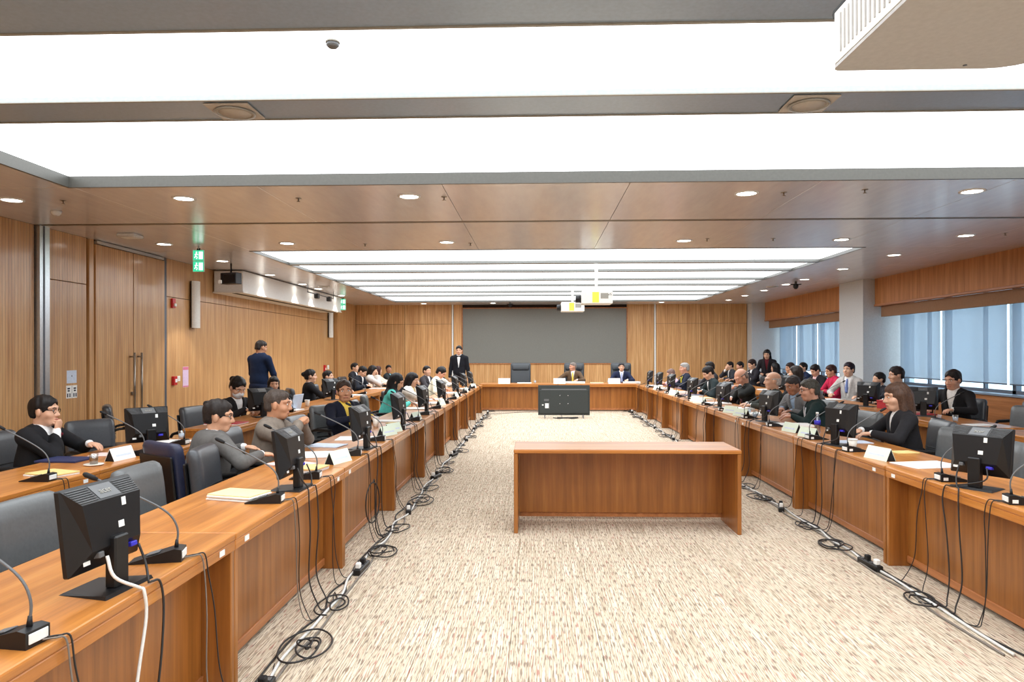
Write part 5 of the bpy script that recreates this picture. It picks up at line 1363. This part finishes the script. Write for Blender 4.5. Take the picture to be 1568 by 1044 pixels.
# ------------------------------------------------------------------ cables and power strips on the carpet
def tangle(cx, cy, n, r, out, label, seed):
    q = random.Random(seed); pts = []
    a = q.uniform(0, 6)
    for k in range(n*9):
        t = k/9
        rad = r*(0.55+0.45*math.sin(t*1.7+seed))
        pts.append((cx+out*0.05+rad*0.75*math.cos(a+2*math.pi*t)+0.03*math.sin(t*3.1), cy+rad*1.3*math.sin(a+2*math.pi*t)+0.05*math.sin(t*2.3), 0.010+0.012*(k % 7 > 3)+0.006*n*(k/(n*9))))
    c = MB().tube(smooth_path(pts, 3), 0.0055, 5).build('cable_coil', 'cable_black'); tag(c, label, 'cable')
strip0 = thing('power_strip')
MB().box((0, 0, 0.0225), (0.055, 0.26, 0.045), 0.006).build('housing', 'black_plastic', strip0)
for k in range(4): MB().box((0, -0.09+0.06*k, 0.046), (0.034, 0.034, 0.004), 0.001).build('socket', 'grey_plastic', strip0)
for k in range(2): MB().box((0, -0.09+0.12*k, 0.066), (0.036, 0.042, 0.04), 0.006).build('plug', 'black_matte' if k else 'sticker', strip0)
remember(strip0)
first = True
for row, edge, out, y0, L, n in (('LF', LFX, 1, 1.44, LDESK, 9), ('RF', RFX, -1, 3.57, RDESK, 8)):
    for k, (mt, off, r_, amp) in enumerate((('cable_white', 0.13, 0.009, 0.035), ('cable_grey', 0.17, 0.007, 0.03), ('cable_black', 0.10, 0.006, 0.05))):
        q = random.Random(11+k+(5 if row == 'RF' else 0)); pts = []; y = y0+0.3
        while y < y0+n*L-0.3: pts.append((edge+out*(off+q.uniform(-amp, amp)), y, r_+0.001)); y += 0.33
        c = MB().tube(smooth_path(pts, 4), r_, 6).build('floor_cable', mt)
        tag(c, '%s cable running along the carpet before the %s row' % (('thick white', 'grey', 'black')[k], side_n[row]), 'cable')
    for i in range(n):
        yj = y0+L*(i+1)-0.10
        xs_ = edge+out*0.15
        tangle(edge+out*0.15, yj+(0.45 if i else 0.55), 4 if i < 5 else 3, 0.16, out, 'tangle of black cables on the carpet at the %s' % dn(row, i+1), 31+i+(20 if row == 'RF' else 0))
        tangle(edge+out*0.12, yj-0.75, 2, 0.12, out, 'loose loop of black cable on the carpet below the %s' % dn(row, i+1), 61+i+(20 if row == 'RF' else 0))
        lab = 'black power strip on the carpet at the far end of the %s' % dn(row, i+1)
        if first: first = False; strip0.location = (xs_, yj+0.02, 0); tag(strip0, lab, 'power strip', 'power strips along the desk fronts')
        else: place(strip0, (xs_, yj+0.02, 0), rr.uniform(-.3, .3), lab, 'power strip', 'power strips along the desk fronts')
# upright loop of cable leaning on the third left desk
q = [(LFX+0.05+0.03*math.sin(a), 6.02+0.12*math.sin(a), 0.34+0.17*math.cos(a)) for a in [2*math.pi*k/18 for k in range(20)]]
tag(MB().tube(smooth_path(q+[(LFX+0.06, 6.1, 0.1), (LFX+0.12, 6.15, 0.01)], 3), 0.006, 6).build('cable_coil', 'cable_black'), 'round loop of black cable hanging before the third left front desk', 'cable')
tag(MB().tube(smooth_path([(-1.3, 18.5, 0.008), (-0.9, 18.7, 0.008), (-0.4, 19.1, 0.008), (0.3, 19.2, 0.008), (0.6, 18.4, 0.008), (0.62, 17.75, 0.008)], 6), 0.006, 6).build('floor_cable', 'cable_black'), 'black cable crossing the carpet from the television to the left desks', 'cable')
tag(MB().tube(smooth_path([(0.4, 17.45, 0.008), (0.55, 17.3, 0.012), (0.72, 17.42, 0.02), (0.85, 17.28, 0.012), (1.0, 17.4, 0.02), (0.9, 17.52, 0.012), (0.7, 17.36, 0.018), (0.5, 17.5, 0.01)], 6), 0.014, 6).build('cable_coil', 'cable_black'), 'heap of black cable on the carpet below the television', 'cable')

# ------------------------------------------------------------------ television on the floor, its back to the camera
t = thing('television', 'large black flat television seen from behind on the carpet', 'television', (0.665, 17.55, 0))
MB().box((0, 0.012, 0.435), (1.27, 0.024, 0.74), 0.006).build('screen_frame', 'tv_back', t)
MB().box((0, 0.0252, 0.44), (1.25, 0.001, 0.71)).build('display', 'lcd', t)
bk = MB().box((0, -0.012, 0.40), (1.20, 0.03, 0.58), 0.010).build('back_cover', 'tv_back', t)
for (x, z) in ((-0.1, 0.55), (0.1, 0.55), (-0.1, 0.35), (0.1, 0.35)): MB().cyl((x, -0.026, z), (x, -0.031, z), 0.009, None, 10).build('mount_screw', 'chrome', bk)
MB().box((-0.42, -0.028, 0.30), (0.09, 0.004, 0.12), 0.001).build('type_label', 'sticker', bk)
MB().box((-0.52, -0.028, 0.32), (0.04, 0.004, 0.03), 0.001).build('type_label', 'sticker', bk)
MB().box((-0.36, -0.028, 0.30), (0.012, 0.006, 0.16), 0.002).build('connector_bay', 'grey_plastic', bk)
MB().box((0, -0.020, 0.70), (1.1, 0.012, 0.03), 0.003).build('vent_strip', 'grey_plastic', bk)
MB().box((-0.43, -0.028, 0.44), (0.12, 0.004, 0.05), 0.001).build('connector_bay', 'grey_plastic', bk)
for x in (-0.47, 0.47):
    f_ = MB(); f_.tube([(x, 0.0, 0.08), (x, -0.12, 0.012), (x, -0.15, 0.010)], 0.010, 8); f_.tube([(x, 0.0, 0.08), (x, 0.12, 0.012), (x, 0.15, 0.010)], 0.010, 8); f_.build('foot', 'frame_grey', t)

# ------------------------------------------------------------------ projectors, cameras, signs and fittings
# the near projector hanging above the camera, seen from below
t = thing('ceiling_projector', 'large pale ceiling projector cut by the top right corner', 'projector', (1.59, 2.56, 2.75))
def rbox(w, d, r, side_r):
    pts = []
    for (cx, cy, rad, a0) in ((w/2-side_r, d/2-side_r, side_r, 0), (-w/2+0.03, d/2-0.03, 0.03, 90), (-w/2+0.03, -d/2+0.03, 0.03, 180), (w/2-side_r, -d/2+side_r, side_r, 270)):
        for k in range(7): a = math.radians(a0+15*k); pts.append((cx+rad*math.cos(a), cy+rad*math.sin(a)))
    return pts
W_, D_ = 0.80, 0.70
MB().prism(rbox(W_, D_, 0.03, 0.2), 0.0, 0.012, 'Z').build('bottom_plate', 'projector_white', t)
MB().prism(rbox(W_-0.012, D_-0.012, 0.03, 0.2), 0.012, 0.018, 'Z').build('seam_line', 'speaker_white', t)
bd = MB().prism(rbox(W_, D_, 0.03, 0.2), 0.018, 0.22, 'Z').build('housing', 'speaker_white', t)
for k in range(16): MB().box((-W_/2-0.001, -D_/2+0.09+k*0.035, 0.12), (0.006, 0.008, 0.15), 0).build('grille_bar', 'projector_white', bd)
MB().cyl((0, 0, 0.22), (0, 0, CEIL-2.75+0.095), 0.035, None, 14).build('ceiling_pole', 'projector_white', t)
MB().box((0, 0, 0.235), (0.3, 0.3, 0.03), 0.004).build('mount_plate', 'black_matte', t)
MB().cyl((-W_/2+0.03, 0.1, 0.225), (-W_/2+0.03, 0.35, 0.225), 0.03, 0.03, 12).build('rear_cover', 'black_matte', t)
MB().cyl((0.1, D_/2-0.04, -0.002), (0.1, D_/2-0.04, 0.0), 0.008, None, 10).build('foot_screw', 'frame_grey', t)
# two white projectors hanging one beyond the other
for k, (x, y, z, w, lab) in enumerate(((1.10, 13.2, 2.49, 0.56, 'nearer white ceiling projector with yellow label'), (0.88, 17.6, 2.60, 0.56, 'farther white ceiling projector with yellow label, partly hidden'))):
    t = thing('ceiling_projector', lab, 'projector', (x, y, z))
    b = MB().box((0, 0, 0.125), (w, 0.45, 0.23), 0.012, seg=2, smooth=False).build('housing', 'speaker_white', t)
    MB().box((-0.03, -0.2255, 0.125), (0.12, 0.002, 0.19)).build('label', 'label_yellow', b)
    MB().box((0.13, -0.2255, 0.15), (0.14, 0.002, 0.10)).build('connector_panel', 'beam_trim', b)
    for q in range(3): MB().cyl((0.21+0.02*q, -0.226, 0.17+0.02*(q % 2)), (0.21+0.02*q, -0.232, 0.17+0.02*(q % 2)), 0.008, None, 8).build('socket', 'black_matte', b)
    MB().cyl((-w/2-0.10, 0.05, 0.115), (-w/2+0.01, 0.05, 0.115), 0.07, 0.075, 16).build('lens_barrel', 'black_plastic', t)
    MB().cyl((0.0, 0, 0.24), (0.0, 0, CEIL-z+0.02), 0.028, None, 12).build('ceiling_pole', 'speaker_white', t)
    MB().tube(smooth_path([(0.1, -0.1, 0.24), (0.18, -0.14, 0.30), (0.25, -0.2, 0.27), (0.26, -0.235, 0.2)], 4), 0.008, 6).build('cable', 'cable_white', t)
# dome camera and small camera
for (x, y, lab, s_) in ((5.85, 16.3, 'black dome security camera hanging from the ceiling near the white column', 1.0), (-0.85, 22.6, 'small black camera on the ceiling before the screen', 0.9)):
    t = thing('security_camera', lab, 'camera', (x, y, CEIL))
    MB().box((0, 0, -0.06), (0.22*s_, 0.1, 0.02), 0.004).build('bracket', 'black_matte', t)
    MB().cyl((0, 0, 0), (0, 0, -0.06), 0.03, None, 12).build('stem', 'grey_plastic', t)
    MB().lathe([(0.0, -0.17*s_), (0.03*s_, -0.165*s_), (0.055*s_, -0.13*s_), (0.06*s_, -0.09), (0.06*s_, -0.065), (0.0, -0.065)], n=18).build('dome', 'black_plastic', t)
# projecting double exit sign
def exit_sign(x, y, z, s, label):
    t = thing('exit_sign', label, 'sign', (x, y, z))
    MB().box((0, 0.012, 0), (0.20*s, 0.02, 0.38*s), 0.003).build('housing', 'speaker_white', t)
    for k in (0, 1):
        zc = (0.095, -0.095)[k]*s
        p = MB().box((0, 0, zc), (0.185*s, 0.006, 0.175*s)).build('lit_panel', 'exit_green', t)
        g = MB(); yy = -0.0042
        g.box((0.045*s, yy, zc), (0.07*s, 0.002, 0.13*s))                     # doorway
        g.build('doorway', 'exit_white', p)
        m = MB()
        m.cyl((-0.03*s, yy, zc+0.052*s), (-0.03*s, yy-0.002, zc+0.052*s), 0.014*s, None, 12)
        for a, b in (((-0.03, 0.035), (-0.045, -0.01)), ((-0.045, -0.01), (-0.015, -0.03)), ((-0.015, -0.03), (-0.03, -0.062)), ((-0.045, -0.01), (-0.065, -0.045)), ((-0.03, 0.03), (-0.005, 0.008)), ((-0.03, 0.03), (-0.06, 0.012))):
            m.tube([(a[0]*s, yy-0.001, zc+a[1]*s), (b[0]*s, yy-0.001, zc+b[1]*s)], 0.008*s, 6)
        m.build('running_figure', 'exit_white', p)
    MB().box((0, 0.012, 0.2*s), (0.05*s, 0.02, 0.04*s)).build('bracket', 'black_matte', t)
    MB().cyl((0, 0.012, 0.2*s), (0, 0.012, CEIL-z), 0.012, None, 8).build('hanger_rod', 'steel', t)
exit_sign(-5.02, 10.4, 2.98, 0.86, 'green double exit sign hanging near the double door')
exit_sign(-5.55, 20.2, 2.99, 0.86, 'green exit sign at the far end of the left wall')
# black display box beside the exit sign
t = thing('wall_display', 'small black electronic display hanging beside the exit sign', 'display', (-5.42, 12.45, 2.93))
MB().box((0, 0, 0), (0.34, 0.16, 0.20), 0.008, Matrix.Rotation(math.radians(-18), 4, 'Z')).build('housing', 'black_plastic', t)
MB().box((0.03, -0.082, 0), (0.24, 0.004, 0.14), 0, Matrix.Rotation(math.radians(-18), 4, 'Z')).build('screen', 'lcd', t)
MB().box((-0.16, -0.09, -0.06), (0.06, 0.03, 0.06), 0.004, Matrix.Rotation(math.radians(-18), 4, 'Z')).build('side_lamp', 'sticker', t)
MB().cyl((0, 0, 0.1), (0, 0, CEIL-2.93), 0.015, None, 8).build('hanger_rod', 'black_matte', t)
# white soffit along the left wall
t = thing('screen_housing', 'long white metal soffit box along the left wall under the downlights', 'soffit', (-5.885, 16.8, 2.98))
MB().box((0, 0, 0.0), (0.56, 6.8, 0.40), 0.006).build('box', 'white_paint', t)
MB().box((0.0, 0, -0.212), (0.60, 6.84, 0.024), 0.003).build('lower_lip', 'speaker_white', t)
MB().box((0.10, 0, -0.226), (0.10, 6.7, 0.006)).build('slot', 'black_matte', t)
# ceiling-hung cameras on a rail before the soffit
t = thing('camera_rail', 'black spotlight rail with two heads beside the white soffit', 'spotlight', (-5.30, 17.5, 3.02))
MB().tube([(0, -1.2, 0), (0, 0.9, 0)], 0.012, 8).build('rail', 'frame_grey', t)
for y in (-1.2, 0.9): MB().cyl((0, y, 0), (0, y, CEIL-3.02), 0.008, None, 8).build('hanger_rod', 'frame_grey', t)
for y in (-0.5, 0.5): MB().box((0, y, -0.04), (0.10, 0.14, 0.12), 0.01).build('spot_head', 'black_plastic', t)
# column loudspeakers on the left wall
for (y, lab) in ((12.6, 'tall white column loudspeaker on the left wall near the door'), (21.0, 'tall white column loudspeaker at the far end of the left wall')):
    t = thing('wall_loudspeaker', lab, 'loudspeaker', (XL, y, 2.48))
    pts = [(0.05+0.085*math.sin(a), 0.115*math.cos(a)) for a in [math.pi*k/10 for k in range(11)]]
    MB().prism([(x_, y_) for x_, y_ in pts]+[(0.05, -0.115)], -0.42, 0.42, 'Z', smooth=False).build('grille', 'speaker_white', t)
    MB().box((0.045, 0, 0), (0.03, 0.22, 0.84), 0.003).build('back_case', 'black_matte', t)
    for z in (-0.36, 0.2): MB().box((0.02, 0, z), (0.04, 0.06, 0.1), 0.004).build('wall_bracket', 'black_matte', t)
# fire alarm fittings, notices
def wall_thing(name, label, cat, y, z, parts_, x=XL):
    t = thing(name, label, cat, (x, y, z))
    for nm, c, d, m in parts_: MB().box(c, d, min(0.004, min(d)/4)).build(nm, m, t)
    return t
wall_thing('fire_alarm_sounder', 'small red alarm sounder with white strobe beside the column loudspeaker', 'alarm', 11.90, 2.46, (('housing', (0.02, 0, 0), (0.04, 0.10, 0.16), 'alarm_red'), ('strobe', (0.05, 0.01, -0.03), (0.03, 0.06, 0.05), 'sticker')))
wall_thing('fire_call_point', 'red fire call point on the wall beside the violet notice', 'alarm', 11.93, 1.14, (('housing', (0.025, 0, 0), (0.05, 0.11, 0.15), 'alarm_red'), ('push_plate', (0.052, 0.01, 0), (0.004, 0.06, 0.06), 'sticker')))
wall_thing('wall_switch', 'small white switch between the call point and the violet notice', 'switch', 12.11, 1.17, (('plate', (0.006, 0, 0), (0.012, 0.09, 0.09), 'sticker'), ('rocker', (0.014, 0, 0), (0.006, 0.03, 0.05), 'speaker_white')))
wall_thing('wall_notice', 'tall violet paper notice with pink heading on the left wall', 'notice', 12.36, 1.19, (('sheet', (0.002, 0, 0), (0.004, 0.20, 0.36), 'poster_violet'), ('heading', (0.005, 0, 0.15), (0.002, 0.19, 0.05), 'poster_pink'), ('text_block', (0.005, 0, -0.02), (0.002, 0.15, 0.16), 'poster_violet'), ('footer', (0.005, 0, -0.165), (0.002, 0.19, 0.02), 'poster_pink')))
t = wall_thing('wall_notice', 'white paper notice with small grey emblem left of the double door', 'notice', 9.28, 1.30, (('sheet', (0.002, 0, 0), (0.004, 0.20, 0.17), 'paper_blue'), ('emblem', (0.005, 0, 0.01), (0.002, 0.02, 0.02), 'print_grey')))
t = wall_thing('wall_notice', 'white notice with black printed figures below the emblem notice', 'notice', 9.28, 1.10, (('sheet', (0.002, 0, 0), (0.004, 0.22, 0.17), 'paper'), ('frame_line', (0.005, 0, 0), (0.002, 0.006, 0.16), 'print_grey')))
for (yy, zz, w_, h_) in ((-0.065, 0.045, 0.05, 0.02), (-0.065, 0.015, 0.04, 0.02), (-0.085, -0.045, 0.02, 0.05), (-0.04, -0.045, 0.02, 0.05), (0.06, 0.045, 0.05, 0.02), (0.06, 0.015, 0.04, 0.02), (0.04, -0.045, 0.02, 0.05), (0.085, -0.045, 0.02, 0.05)):
    MB().box((0.005, yy, zz), (0.002, w_, h_)).build('printed_mark', 'print_dark', t)
wall_thing('fire_call_point', 'red fire call point at the far end of the left wall', 'alarm', 20.55, 1.14, (('housing', (0.025, 0, 0), (0.05, 0.12, 0.22), 'alarm_red'), ('push_plate', (0.052, 0.0, 0), (0.004, 0.06, 0.06), 'sticker')))
wall_thing('wall_switch', 'small white switch beside the far fire call point', 'switch', 20.95, 1.18, (('plate', (0.006, 0, 0), (0.012, 0.16, 0.12), 'sticker'), ('rocker', (0.014, 0, 0), (0.006, 0.03, 0.05), 'speaker_white')))
